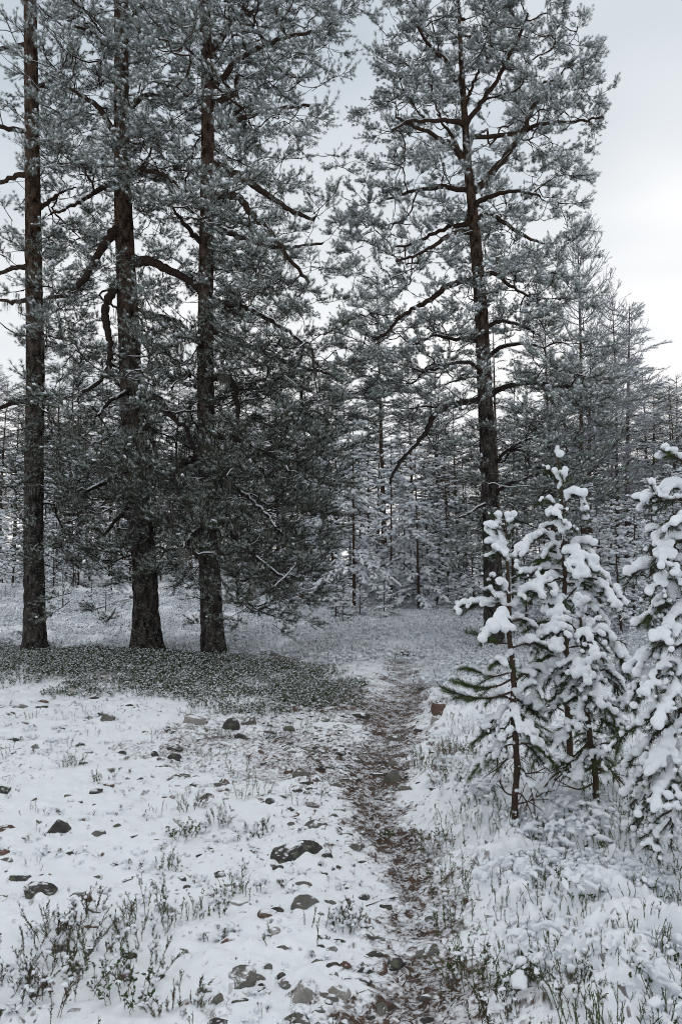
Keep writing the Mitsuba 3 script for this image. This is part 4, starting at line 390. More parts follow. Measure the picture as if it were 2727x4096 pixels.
PA = np.array(PATH)
PW = np.interp(PA[:, 1], [2.5, 3.4, 4.5, 6, 8, 10, 14, 18], [.27, .26, .24, .25, .36, .38, .30, .25])
PK = np.interp(PA[:, 1], [2.5, 3.6, 4.6, 6, 9, 11, 14, 18], [.35, .38, .45, .57, .58, .46, .38, .24])
PF = [(tuple(map(float, PA[k])), tuple(map(float, PA[k + 1] - PA[k])), float(((PA[k + 1] - PA[k]) ** 2).sum()), float(PW[k]), float(PW[k + 1] - PW[k]), float(PK[k]), float(PK[k + 1] - PK[k])) for k in range(len(PA) - 1)]
def ground_c(p, n, uv):
    # bare litter: on the trodden path, under the brown needle carpet, and on steep faces where snow slid off
    w = mi.Float(0); q = p
    p = mi.Point3f(p.x + .26 * (noise(p.y * 1.7, 3.) - .5) + .16 * (noise(p.y * 6., p.x * 4., 8.) - .5), p.y, p.z)
    for a, e, l2, w0, w1, k0, k1 in PF:
        t = dr.clip(((p.x - a[0]) * e[0] + (p.y - a[1]) * e[1]) / l2, 0, 1)
        d = dr.sqrt(dr.square(p.x - a[0] - e[0] * t) + dr.square(p.y - a[1] - e[1] * t))
        w = dr.maximum(w, smoothstep(1.45, .35, d / (w0 + w1 * t)) * (k0 + k1 * t))
    p = q
    e = dr.sqrt(dr.square((p.x - .05) / 1.3) + dr.square((p.y - 9.6) / 1.7))
    w = dr.maximum(w, .56 * smoothstep(1.25, .3, e))
    e = dr.sqrt(dr.square((p.x + .55) / 1.5) + dr.square((p.y - 7.3) / 2.2))
    w = dr.maximum(w, .33 * smoothstep(1.2, .4, e))
    patch = dr.sqrt(dr.square((p.x + 3.3 - .05 * p.y) / 3.8) + dr.square((p.y - 11.9 + .12 * (p.x + 3.2)) / 1.9))
    w = dr.maximum(w, .52 * smoothstep(1.2, .35, patch))
    nn = .38 * fbm(p.x * 6, p.y * 7, 0., 2) + .62 * fbm(p.x * 42, p.y * 44, 3., 3)
    steep = smoothstep(.93, .70, n.z) * smoothstep(.95, .55, p.x - .03 * p.y)
    w = w + .34 * steep + .10 * smoothstep(.52, .62, fbm(p.x * 1.1, p.y * 1.1, 21., 2))
    w = w * (.62 + .76 * fbm(p.x * 2.3, p.y * 1.9, 14., 2))
    cover = smoothstep(.44, .70, nn * .62 + w * .62)
    brown = mix((.042, .034, .029), (.130, .085, .065), fbm(p.x * 30, p.y * 45, 7., 2))
    brown = mix(brown, (.05, .055, .032), smoothstep(.58, .72, fbm(p.x * 2.1, p.y * 2.1, 9., 2)) * .35 * smoothstep(6., 9., p.y))
    fleck = smoothstep(.80, .86, noise(p.x * 52., p.y * 44., 5.)) * smoothstep(.44, .58, fbm(p.x * 1.7, p.y * 1.7, 33., 2))
    cover = dr.maximum(cover, fleck * .8)
    dust = .45 * fbm(p.x * 21, p.y * 19, 0., 2) + .55 * fbm(p.x * 95, p.y * 105, 0., 2)
    brown = mix(brown, (.62, .64, .67), smoothstep(.48, .62, dust) * .80)
    return mix((.86, .88, .91), brown, cover)
scene['m_ground'] = two(proc(ground_c))

# ---------------------------------------------------------------- helpers
def put(key, mesh, bsdf, smooth=False, **k):
    scene[key] = mikit.ply(mesh, bsdf, smooth=smooth, **k)
    return key
def tag(key, label=None, cat=None, group=None, kind=None):
    labels[key] = {k: v for k, v in dict(label=label, category=cat, group=group, kind=kind).items() if v}
used = {}
def numbered(name):
    n = used.get(name, 0); used[name] = n + 1
    return name if n == 0 else f'{name}_{n:03d}'
def norm(v):
    return v / (np.linalg.norm(v, axis=-1, keepdims=True) + 1e-12)
class Soup:
    """collects vertices and triangles"""
    def __init__(s): s.v, s.f, s.n = [], [], 0
    def add(s, v, f):
        if len(v): s.v.append(np.asarray(v, float)); s.f.append(np.asarray(f) + s.n); s.n += len(v)
    def mesh(s): return (np.vstack(s.v), np.vstack(s.f)) if s.v else None
    def moved(s, m):
        v, f = s.mesh(); o = Soup(); o.add(v @ m[:3, :3].T + m[:3, 3], f); return o
def tube(P, R, sides=6, cap=True):
    P = np.asarray(P, float); R = np.broadcast_to(R, (len(P),))
    t = norm(np.gradient(P, axis=0))
    a = np.cross(t, np.where(np.abs(t[:, 2:]) < .9, [0, 0, 1.], [1., 0, 0])); a = norm(a)
    # keep the frame from flipping
    for i in range(1, len(a)):
        if a[i] @ a[i - 1] < 0: a[i] = -a[i]
    b = np.cross(t, a); ang = np.arange(sides) * 2 * np.pi / sides
    v = (P[:, None] + R[:, None, None] * (np.cos(ang)[None, :, None] * a[:, None] + np.sin(ang)[None, :, None] * b[:, None])).reshape(-1, 3)
    i, j = np.meshgrid(np.arange(len(P) - 1), np.arange(sides), indexing='ij')
    q = np.stack([i * sides + j, i * sides + (j + 1) % sides, (i + 1) * sides + (j + 1) % sides, (i + 1) * sides + j], -1).reshape(-1, 4)
    f = np.vstack([q[:, [0, 1, 2]], q[:, [0, 2, 3]]])
    if cap:
        m = (len(P) - 1) * sides
        f = np.vstack([f, [[m, m + k, m + k + 1] for k in range(1, sides - 1)]])
    return v, f
def spline(P, step):
    """Catmull-Rom through P, points about step apart"""
    P = np.asarray(P, float); E = np.vstack([2 * P[0] - P[1], P, 2 * P[-1] - P[-2]]); out = []
    for i in range(1, len(E) - 2):
        n = max(1, int(np.ceil(np.linalg.norm(E[i + 1] - E[i]) / step)))
        for t in np.arange(n) / n:
            p0, p1, p2, p3 = E[i - 1:i + 3]
            out.append(.5 * (2 * p1 + (p2 - p0) * t + (2 * p0 - 5 * p1 + 4 * p2 - p3) * t * t + (3 * p1 - p0 - 3 * p2 + p3) * t ** 3))
    return np.array(out + [P[-1]])
def perp(d, rng):
    r = rng.normal(size=d.shape); r -= (r * d).sum(-1, keepdims=True) * d
    return norm(r)
def needles(B, A, L, rng, n, nl, nw, spread=(.5, 1.1), upward=.0):
    """needle triangles: shoots start at B, run along A (unit) for L; n needles each. -> (v, f, lift) lift: how much each needle points up from its shoot"""
    m = len(B); B = np.repeat(B, n, 0); A = np.repeat(A, n, 0); L = np.repeat(np.broadcast_to(L, (m,)), n)
    t = rng.random(m * n); s = perp(A, rng); ang = rng.uniform(*spread, m * n)
    base = B + A * (t * L)[:, None]
    d = norm(A * np.cos(ang)[:, None] + s * np.sin(ang)[:, None] + [0, 0, upward]); ln = nl * rng.uniform(.75, 1.15, m * n)
    w = perp(d, rng) * nw / 2
    v = np.stack([base - w, base + w, base + d * ln[:, None]], 1).reshape(-1, 3)
    return v, np.arange(len(v)).reshape(-1, 3), s[:, 2]
ICO = trimesh.creation.icosphere(1, 1.0); IV, IF = np.array(ICO.vertices), np.array(ICO.faces)
IC0 = trimesh.creation.icosphere(0, 1.0) if False else trimesh.creation.icosahedron(); I0V, I0F = np.array(IC0.vertices), np.array(IC0.faces); I0V = I0V / np.linalg.norm(I0V[0])
def blobs(C, D, a, b, c, rng, fine=False, rough=.18):
    """ellipsoid lumps at C with long axis along D (half lengths a, b across, c up)"""
    if not len(C): return np.zeros((0, 3)), np.zeros((0, 3), int)
    V, F = (IV, IF) if fine else (I0V, I0F)
    m = len(C); D = norm(D); S = norm(np.cross(D, [0, 0, 1.]) + 1e-6); U = np.cross(S, D)
    a, b, c = (np.broadcast_to(x, (m,)) for x in (a, b, c))
    k = 1 + rng.normal(0, rough, (m, len(V), 1))
    v = C[:, None] + k * (V[None, :, 0:1] * (D * a[:, None])[:, None] + V[None, :, 1:2] * (S * b[:, None])[:, None] + V[None, :, 2:3] * (U * c[:, None])[:, None])
    return v.reshape(-1, 3), (F[None] + (np.arange(m) * len(V))[:, None, None]).reshape(-1, 3)
def surface_net(field, lo, h):
    """triangles of the zero level of a 3-D array (negative inside)"""
    s = field < 0; nx, ny, nz = field.shape
    c = sum(s[i:nx - 1 + i, j:ny - 1 + j, k:nz - 1 + k].astype(int) for i in (0, 1) for j in (0, 1) for k in (0, 1))
    act = (c > 0) & (c < 8); idx = -np.ones(act.shape, int); idx[act] = np.arange(act.sum()); cell = np.argwhere(act)
    acc = np.zeros((len(cell), 3)); cnt = np.zeros(len(cell))
    for ax in range(3):
        o = [x for x in range(3) if x != ax]
        for i in (0, 1):
            for j in (0, 1):
                off = np.zeros(3, int); off[o[0]] = i; off[o[1]] = j; off2 = off.copy(); off2[ax] = 1
                fa = field[tuple((cell + off).T)]; fb = field[tuple((cell + off2).T)]; m = (fa < 0) != (fb < 0)
                t = np.where(m, fa / np.where(m, fa - fb, 1), 0); p = np.tile(off.astype(float), (len(cell), 1)); p[:, ax] = t
                acc += p * m[:, None]; cnt += m
    V = (cell + acc / np.maximum(cnt, 1)[:, None]) * h + lo; F = []
    for ax in range(3):
        b, d = [(1, 2), (2, 0), (0, 1)][ax]
        sl0 = [slice(1, -1)] * 3; sl1 = list(sl0); sl0[ax] = slice(0, -1); sl1[ax] = slice(1, None)
        A, Bb = s[tuple(sl0)], s[tuple(sl1)]; e = np.argwhere(A != Bb); ins = A[tuple(e.T)]; e = e + [0 if k == ax else 1 for k in range(3)]
        def at(u, w):
            q = e.copy(); q[:, b] -= u; q[:, d] -= w
            return idx[tuple(q.T)]
        q = np.stack([at(0, 0), at(1, 0), at(1, 1), at(0, 1)], 1); q[~ins] = q[~ins][:, ::-1]; F.append(q)
    q = np.vstack(F); q = q[(q >= 0).all(1)]
    return V, np.vstack([q[:, [0, 1, 2]], q[:, [0, 2, 3]]])
def lumps(C, R, h=.012, flat=1.0, sigma=1.0, seed=0, amp=.006):
    """one smooth skin round many balls"""
    C, R = np.asarray(C), np.asarray(R); pad = 4 * h; lo = C.min(0) - R.max() - pad; n = np.ceil((C.max(0) + R.max() + pad - lo) / h).astype(int) + 1
    f = np.full(n, 3 * h, np.float32)
    for c, r in zip(C, R):
        k = int(np.ceil((r + 3 * h) / h)); g = np.round((c - lo) / h).astype(int); a = np.maximum(g - k, 0); b = np.minimum(g + k + 1, n)
        X = [np.arange(a[i], b[i]) * h + lo[i] - c[i] for i in range(3)]
        d = np.sqrt(X[0][:, None, None] ** 2 + X[1][None, :, None] ** 2 + (X[2][None, None] * flat) ** 2) - r
        v = f[a[0]:b[0], a[1]:b[1], a[2]:b[2]]; np.minimum(v, d, out=v)
    f = gaussian_filter(f, sigma)
    rg = np.random.default_rng(seed); nz = gaussian_filter(rg.normal(size=n).astype(np.float32), 1.7); f += np.clip(nz / nz.std(), -2, 1.6) * amp * .6
    nz = gaussian_filter(rg.normal(size=n // 2 + 1).astype(np.float32), 2.2); nz = nz.repeat(2, 0).repeat(2, 1).repeat(2, 2)[:n[0], :n[1], :n[2]]; f += np.clip(nz / nz.std(), -1.5, 1.5) * amp
    for ax in range(3):
        sl = [slice(None)] * 3; sl[ax] = 0; f[tuple(sl)] = h; sl[ax] = -1; f[tuple(sl)] = h
    return surface_net(f, lo, h)
def frame(p, az=0., pitch=0., roll=0., s=1.):
    return T().translate([float(x) for x in p]).rotate([0, 0, 1], math.degrees(az)).rotate([0, 1, 0], -math.degrees(pitch)).rotate([1, 0, 0], math.degrees(roll)).scale(float(s))
def group(name, **parts):
    scene[name] = {'type': 'shapegroup', **{k: mikit.ply(m, b, smooth=s) for k, (m, b, s) in parts.items() if m is not None}}
def inst(key, g, m):
    scene[key] = {'type': 'instance', 'to_world': m, 'ref': {'type': 'ref', 'id': g}}

# ---------------------------------------------------------------- terrain
SM = np.array(SMALL_STONES)
BIG = np.array([s[:4] for s in STONES])
def pathdist(x, y):
    d = np.full(np.shape(x), 9e9); w = np.zeros(np.shape(x))
    for k in range(len(PA) - 1):
        a, b = PA[k], PA[k + 1]; e = b - a; t = np.clip(((x - a[0]) * e[0] + (y - a[1]) * e[1]) / (e @ e), 0, 1)
        dd = np.hypot(x - a[0] - e[0] * t, y - a[1] - e[1] * t); m = dd < d; d = np.where(m, dd, d); w = np.where(m, PW[k] + (PW[k + 1] - PW[k]) * t, w)
    return d, w
def height(x, y, drifts=True):
    x, y = np.asarray(x, float), np.asarray(y, float); z0 = np.zeros_like(x); P = np.stack([x, y, z0], -1)
    d, w = pathdist(x, y)
    right = 1 / (1 + np.exp(np.clip(-(x - (.62 + .03 * y)) / .12, -50, 50))) * np.clip((13 - y) / 4, 0, 1)
    far = np.clip((y - 13) / 5, 0, 1)
    off = np.clip((d / np.maximum(w, .1) - .5) / 1.2, 0, 1)
    h = .10 * (meshkit.fbm(P * .35, 3, 1) - .5) * np.clip((np.hypot(x, y) - 1.5) / 3, 0, 1)
    h += .05 * (meshkit.fbm(P * 1.4, 3, 2) - .5)
    n3 = meshkit.fbm(P * np.array([4.2, 4.2, 1]), 2, 3); n8 = meshkit.fbm(P * 9.5, 2, 4); n20 = meshkit.fbm(P * 21., 2, 5)
    amp = .35 + .65 * off
    h += (.045 * (n3 - .5) + .045 * (n8 - .5)) * amp + .032 * (n20 - .5)
    hump = np.clip((n8 - .36) * 3.2, 0, 1); hump = hump * hump * (3 - 2 * hump)
    h += right * off * (.10 * (n3 - .45) + .075 * hump * (.4 + n3) + .040 * (n20 - .5))
    h += far * (.05 * hump + .12 * (meshkit.fbm(P * .8, 3, 7) - .5))
    h -= .07 * np.exp(-(d / np.maximum(w, .1)) ** 2)
    h += .13 * np.exp(-(((x + 3.2) / 5) ** 2 + ((y - 12.3) / 1.6) ** 2))
    h += np.clip((y - 15.5) / 22, 0, 1.6) * .75 / (1 + np.exp(np.clip((x + .06 * y) / 1.6, -50, 50)))
    if drifts:
        m = (y < 14) & (np.abs(x) < 8); xs, ys = x[m], y[m]; add = np.zeros_like(xs)
        if len(xs):
            o = np.argsort(ys); sy = ys[o]; sx = xs[o]; ad = np.zeros_like(sy)
            for (sxx, syy, sw, sh, dk) in [(a, b, c, e, .55) for a, b, c, e in BIG] + [(a, b, c, c * .45, .85) for a, b, c in SM]:
                r = sw * .8; cy = syy + sw * .62; lo, hi = np.searchsorted(sy, [cy - 2.6 * r, cy + 2.6 * r])
                if hi > lo:
                    e = ((sx[lo:hi] - sxx) / (sw * .62)) ** 2 + ((sy[lo:hi] - cy) / r) ** 2
                    ad[lo:hi] = np.maximum(ad[lo:hi], min(sh, .10) * dk * np.exp(-e * 1.0))
            add[o] = ad; h = h.copy(); h[m] += add
    return h
rows = np.concatenate([np.linspace(-60, 0, 14)[:-1], np.linspace(0, 1.9, 24)[:-1], 1.9 * np.exp(np.arange(0, math.log(32 / 1.9), .0042)), 32 * np.exp(np.linspace(.03, math.log(900 / 32), 60))])
cu = np.concatenate([-np.geomspace(60, .62, 26)[:-1], np.linspace(-.6, .6, 470), np.geomspace(.62, 60, 26)[1:]])
W_ = np.maximum(rows + .9, 2.4)[:, None]
GX = cu[None] * np.minimum(W_, 60); GY = np.broadcast_to(rows[:, None], GX.shape)
GZ = height(GX, GY)
nr, nc = GX.shape
i, j = np.meshgrid(np.arange(nr - 1), np.arange(nc - 1), indexing='ij')
q = np.stack([i * nc + j, i * nc + j + 1, (i + 1) * nc + j + 1, (i + 1) * nc + j], -1).reshape(-1, 4)
put('snow_ground', (np.stack([GX, GY, GZ], -1).reshape(-1, 3), np.vstack([q[:, [0, 1, 2]], q[:, [0, 2, 3]]])), 'm_ground', smooth=True)
tag('snow_ground', 'snowy forest floor with a brown trodden footpath winding away', kind='structure')
from scipy.interpolate import RegularGridInterpolator
def ground(x, y): return float(height(np.array([x]), np.array([y]), False)[0])
def grounds(x, y): return height(np.asarray(x), np.asarray(y), False)

# ---------------------------------------------------------------- foliage sprays of the old pines
def make_spray(seed, frost, snow, nsub=11):
    rng = np.random.default_rng(seed); tw, nd, fr, sn = Soup(), Soup(), Soup(), Soup()
    L = .30; ts = np.linspace(-.12, L, 6); main = np.stack([ts, .03 * np.sin(ts * 9 + seed), .05 * np.maximum(ts, 0) + .12 * np.maximum(ts, 0) ** 2], 1)
    tw.add(*tube(main, np.linspace(.007, .003, 6), 4)); B, A, LL = [], [], []
    for k in range(nsub):
        t = rng.uniform(.15, 1.); o = main[0] * 0 + np.array([np.interp(t * L, ts, main[:, c]) for c in range(3)])
        az = rng.choice([-1, 1]) * rng.uniform(.3, 1.45) * (1.15 - .6 * t); el = rng.uniform(-.35, .75)
        d = np.array([math.cos(az) * math.cos(el), math.sin(az) * math.cos(el), math.sin(el)]); ln = rng.uniform(.10, .24)
        e = o + d * ln + [0, 0, .04 * ln / .2]; mid = (o + e) / 2 + [0, 0, -.012]
        tw.add(*tube([o, mid, e], [.0035, .003, .002], 3, False))
        for s in range(rng.integers(2, 4)):
            u = [1., .62, .35, .8][s]; b = o + (e - o) * u; dd = norm(d + perp(d[None], rng)[0] * (.15 if s == 0 else .9) + [0, 0, .35])
            B.append(b - dd * .02); A.append(dd); LL.append(rng.uniform(.035, .075))
    B.append(main[-1]); A.append(np.array([.9, 0, .43])); LL.append(.08)
    B, A, LL = np.array(B), np.array(A), np.array(LL)
    v, f, up = needles(B, A, LL, rng, 42, .056, .0037, (.35, 1.35), .12)
    isf = (up + rng.normal(0, .35, len(up))) > (1 - 2 * frost) * .9; f2 = f.reshape(-1, 3)
    for m, S in ((~isf, nd), (isf, fr)):
        S.add(v.reshape(-1, 3, 3)[m].reshape(-1, 3), np.arange(3 * m.sum()).reshape(-1, 3))
    k = rng.random(len(B)) < snow
    C = B[k] + A[k] * (LL[k] * .8)[:, None] + [0, 0, .026]
    sn.add(*blobs(C, A[k] * [1, 1, .4] + [.001, 0, 0], rng.uniform(.018, .040, k.sum()), rng.uniform(.014, .026, k.sum()), .012, rng, rough=.35))
    return tw, nd, fr, sn
NV = 5
LEVELS = {'low': (.24, .05), 'mid': (.50, .15), 'high': (.82, .24), 'snowy': (.84, .60)}
for lv, (fr_, sn_) in LEVELS.items():
    for k in range(NV):
        tw, nd, fr, sn = make_spray(100 + 17 * k + len(lv) * 1000, fr_, sn_)
        group(f'spray_{lv}_{k}', needles=(nd.mesh(), 'm_needle', False), frosted_needles=(fr.mesh(), 'm_frost', False), twigs=(tw.mesh(), 'm_twig', False), snow=(sn.mesh(), 'm_snow', True))
def lichen_mesh(seed):
    rng = np.random.default_rng(seed); s = Soup()
    for k in range(22):
        x, y = rng.normal(0, .035, 2); l = rng.uniform(.08, .30); w = .004
        a = rng.uniform(0, 3.14); ww = np.array([math.cos(a), math.sin(a), 0]) * w; o = np.array([x, y, 0.]); m = o + [rng.normal(0, .012), rng.normal(0, .012), -l * .5]; e = o + [rng.normal(0, .02), rng.normal(0, .02), -l]
        s.add([o - ww, o + ww, m + ww * .8, m - ww * .8, e], [[0, 1, 2], [0, 2, 3], [3, 2, 4]])
    return s.mesh()
for k in range(3): group(f'lichen_{k}', strands=(lichen_mesh(k), 'm_lichen', False))

def trunk_mesh(P, R, seed, flare=.32, amp=.024):
    P = spline(P, .035); z = P[:, 2]; R = np.interp(z, R[0], R[1]); S = 56; ang = np.arange(S) * 2 * np.pi / S
    zz = z[:, None] + ang[None] * 0; A = ang[None] + zz * 0; rr = R[:, None] + 0 * A
    q = np.stack([np.cos(A) * 7 * rr / .2, np.sin(A) * 7 * rr / .2, zz * 3.2], -1)
    n = meshkit.noise(q, seed); ridge = np.abs(n - .5) * 2; fine = meshkit.fbm(q * 2.6, 2, seed + 5)
    h0 = zz - z[0]; k = np.clip(1.15 - h0 / 9, .25, 1)
    r = rr * (1 + flare * np.exp(-h0 / .22) * (.75 + .5 * np.sin(A * 3 + seed) + .3 * np.sin(A * 5 + 2 * seed))) + amp * k * (np.minimum(ridge * 2.2, 1) - .7 + .7 * (fine - .5)) * np.minimum(1, rr / .1)
    v = np.stack([P[:, 0:1] + r * np.cos(A), P[:, 1:2] + r * np.sin(A), zz], -1).reshape(-1, 3); m = len(P)
    i, j = np.meshgrid(np.arange(m - 1), np.arange(S), indexing='ij')
    qd = np.stack([i * S + j, i * S + (j + 1) % S, (i + 1) * S + (j + 1) % S, (i + 1) * S + j], -1).reshape(-1, 4)
    return v, np.vstack([qd[:, [0, 1, 2]], qd[:, [0, 2, 3]]])

PINE_LABELS = {'A': 'old pine with a straight dark trunk at the left edge of the picture', 'B': 'old pine with the thickest trunk, second from the left, standing in green lingonberry',
               'C': 'old reddish stemmed pine, third from the left, with foliage hanging low to its right', 'D': 'tall pine with snowy crown against the sky behind the young pines right of the path'}
CLEAR = {'A': [(0, 99)], 'B': [(0, 1.6), (4.4, 6.4), (6.6, 7.6), (8.6, 9.3)], 'C': [(0, 1.2), (2.9, 4.5), (5.3, 6.3), (7.6, 8.6)], 'D': [(0, 3.2), (4.0, 6.2), (7.7, 9.6)]}
crown_no = 0
def old_pine(key, spec, seed):
    global crown_no
    rng = np.random.default_rng(seed); name = numbered('pine_tree'); tag(name, PINE_LABELS[key], 'pine tree')
    tr = np.array(spec['trunk']); tr[0, 2] = ground(tr[0, 0], tr[0, 1]) - .05
    put(f'{name}__trunk', trunk_mesh(tr[:, :3], (tr[:, 2], tr[:, 3]), seed), 'm_bark', smooth=True)
    Pt = spline(tr[:, :3], .15); Rt = np.interp(Pt[:, 2], tr[:, 2], tr[:, 3])
    top = [s for s in range(len(Pt)) if Pt[s, 2] > 1.2]; Pt, Rt = Pt[top], Rt[top]
    axis = lambda z: np.array([np.interp(z, Pt[:, 2], Pt[:, 0]), np.interp(z, Pt[:, 2], Pt[:, 1])])
    N = 40000; X = np.zeros((N, 3)); par = -np.ones(N, int); own = -np.ones(N, int); rad = np.zeros(N); n = len(Pt)
    X[:n] = Pt; rad[:n] = Rt; istrunk = np.zeros(N, bool); istrunk[:n] = True; parts = []
    for li, (P, r) in enumerate(spec['limbs']):
        P = spline(P, .10); P[1:-1] += rng.normal(0, .012, (len(P) - 2, 3)); a = n; prev = int(np.argmin(np.linalg.norm(Pt - P[0], axis=1)))
        P[0] = Pt[prev] + (P[0] - Pt[prev]) * .4
        for s, p in enumerate(P):
            X[n] = p; par[n] = prev; own[n] = li; rad[n] = r * (1 - .72 * s / len(P)) + .004; prev = n; n += 1
    # foliage ends
    ends = []
    for x, z, k in spec['pads']:
        for _ in range(int(k + rng.random())):
            px, pz = x + rng.uniform(-.24, .24), z + rng.uniform(-.22, .22)
            ax = axis(pz); dx = px - ax[0]; Rc = 2.5 if key != 'D' else 2.3
            ymax = math.sqrt(max(Rc ** 2 - dx ** 2, .55 ** 2)); dy = ymax * rng.uniform(-1, 1)
            if abs(dx) < .34 and any(a < pz < b for a, b in CLEAR[key]): dy = abs(dy) * .8 + .35
            if math.hypot(dx, dy) < .25: continue
            q = np.array([px, ax[1] + dy, pz]); cl = meshkit.fbm(q * 1.35, 2, 40 + seed)
            if rng.random() > np.clip((cl - .36) / .16, .12, 1): continue
            ends.append(tuple(q))
    ends = np.array(ends); dist = np.array([np.min(np.linalg.norm(X[:n] - e, axis=1)) for e in ends]); ends = ends[np.argsort(dist)]
    tips = []
    for e in ends:
        Xn = X[:n]; d = Xn - e; D = np.linalg.norm(d, axis=1); ax = axis(e[2])
        rn = np.hypot(Xn[:, 0] - ax[0], Xn[:, 1] - ax[1]); re = math.hypot(e[0] - ax[0], e[1] - ax[1])
        cost = D + 1.2 * np.maximum(rn - re, 0) + .6 * np.abs(d[:, 2]) + .35 * istrunk[:n]
        j = int(np.argmin(cost)); L = np.linalg.norm(X[j] - e)
        if L > 3.4: continue
        m = max(2, int(math.ceil(L / .13))); prev = j; o = X[j].copy(); sag = rng.uniform(-.16, .10) * L; side = perp(norm(e - o)[None], rng)[0] * rng.normal(0, .07) * L
        for s in range(1, m + 1):
            t = s / m; X[n] = o + (e - o) * t + (np.array([0, 0, sag]) + side) * 4 * t * (1 - t) * (1.2 - .5 * t) + (rng.normal(0, .012, 3) if s < m else 0)
            par[n] = prev; own[n] = own[j]; prev = n; n += 1
        tips.append(prev)
    cnt = np.zeros(n); cnt[tips] = 1
    for j in range(n - 1, len(Pt) - 1, -1):
        if par[j] >= 0: cnt[par[j]] += cnt[j]
    small = np.where(cnt > 0, .0042 * np.sqrt(np.maximum(cnt, 1)), .003)
    lim = np.array([0.0] * n); islimb = (rad[:n] > 0) & ~istrunk[:n]
    R = np.where(islimb, np.maximum(rad[:n], np.minimum(small, .05)), np.minimum(small, .055))
    best = {}
    for j in range(len(Pt), n):
        p = par[j]
        if p >= 0 and not istrunk[p]:
            sc = (1e6 if islimb[j] and islimb[p] else 0) + cnt[j]
            if p not in best or sc > best[p][0]: best[p] = (sc, j)
    nxt = {p: b[1] for p, b in best.items()}; heads = [j for j in range(len(Pt), n) if nxt.get(par[j]) != j]
    limb, small_b, snowb = {}, Soup(), Soup()
    for hd in heads:
        ch = [hd]
        while ch[-1] in nxt: ch.append(nxt[ch[-1]])
        p = par[hd]; pts = np.vstack([X[p][None], X[ch]]); rr = np.concatenate([[R[hd] if istrunk[p] else min(R[p], R[hd] * 1.2)], R[ch]])
        big = islimb[hd]
        (limb.setdefault(own[hd], Soup()) if big else small_b).add(*tube(pts, rr, 9 if big else 5))
        # snow lying along the upper side
        g = np.gradient(pts, axis=0); flat = np.abs(norm(g)[:, 2]) < .75
        run = []
        for s in range(len(pts)):
            ok = flat[s] and rng.random() < (.90 if run else .35) and rr[s] > .0045 and s > 0
            if ok: run.append(s)
            if (not ok or s == len(pts) - 1):
                if len(run) > 2:
                    ps = pts[run] + np.stack([0 * rr[run], 0 * rr[run], rr[run] * .62 + .002], 1); rs = np.minimum(rr[run] * .62, .02) + .003; rs[0] *= .3; rs[-1] *= .3
                    snowb.add(*tube(ps, rs, 5))
                run = []
    for li, s in sorted(limb.items()):
        k = numbered(f'{name}__limb'); put(k, s.mesh(), 'm_limb', smooth=True)
    put(f'{name}__branches', small_b.mesh(), 'm_limb', smooth=True); tag(f'{name}__branches', kind='stuff')
    if snowb.v: put(f'{name}__branch_snow', snowb.mesh(), 'm_snow', smooth=True); tag(f'{name}__branch_snow', kind='stuff')
    tag(f'{name}__crown', kind='stuff')
    c = 0
    for t in tips:
        e = X[t]; d = norm(e - X[par[par[t]]] if par[par[t]] >= 0 else e - X[par[t]])
        az = math.atan2(d[1], d[0]) + rng.normal(0, .45); pitch = float(np.clip(math.asin(d[2]) * .6 + rng.normal(.05, .22), -.7, .9))
        axe = axis(e[2]); rn = math.hypot(e[0] - axe[0], e[1] - axe[1]); u = (e[2] - 3.8) / 7 + (rn - 1.3) * .16 + rng.normal(0, .13)
        lv = ('low' if u < .12 else 'mid' if u < .62 else 'high') if key != 'D' else ('mid' if u < .22 else 'snowy' if rng.random() < .7 else 'high')
        c += 1; inst(f'{name}__crown__{c:03d}', f'spray_{lv}_{rng.integers(NV)}', frame(e, az, pitch, rng.normal(0, .3), rng.uniform(.8, 1.2)))
    # hanging beard lichen on the lower branches
    if key in 'ABC':
        lo = [j for j in range(len(Pt), n) if 1.0 < X[j][2] < 6.5 and rng.random() < .12]
        for q, j in enumerate(lo[:300]): inst(f'{name}__lichen__{q + 1:03d}', f'lichen_{q % 3}', frame(X[j], rng.uniform(0, 6), 0, 0, rng.uniform(.5, 1.1)))
        tag(f'{name}__lichen', 'pale beard lichen hanging from the lower branches', kind='stuff')
    return len(tips)
counts = [old_pine(k, OLD_PINES[k], 11 + s) for s, k in enumerate('ABCD')]
print('sprays', counts)

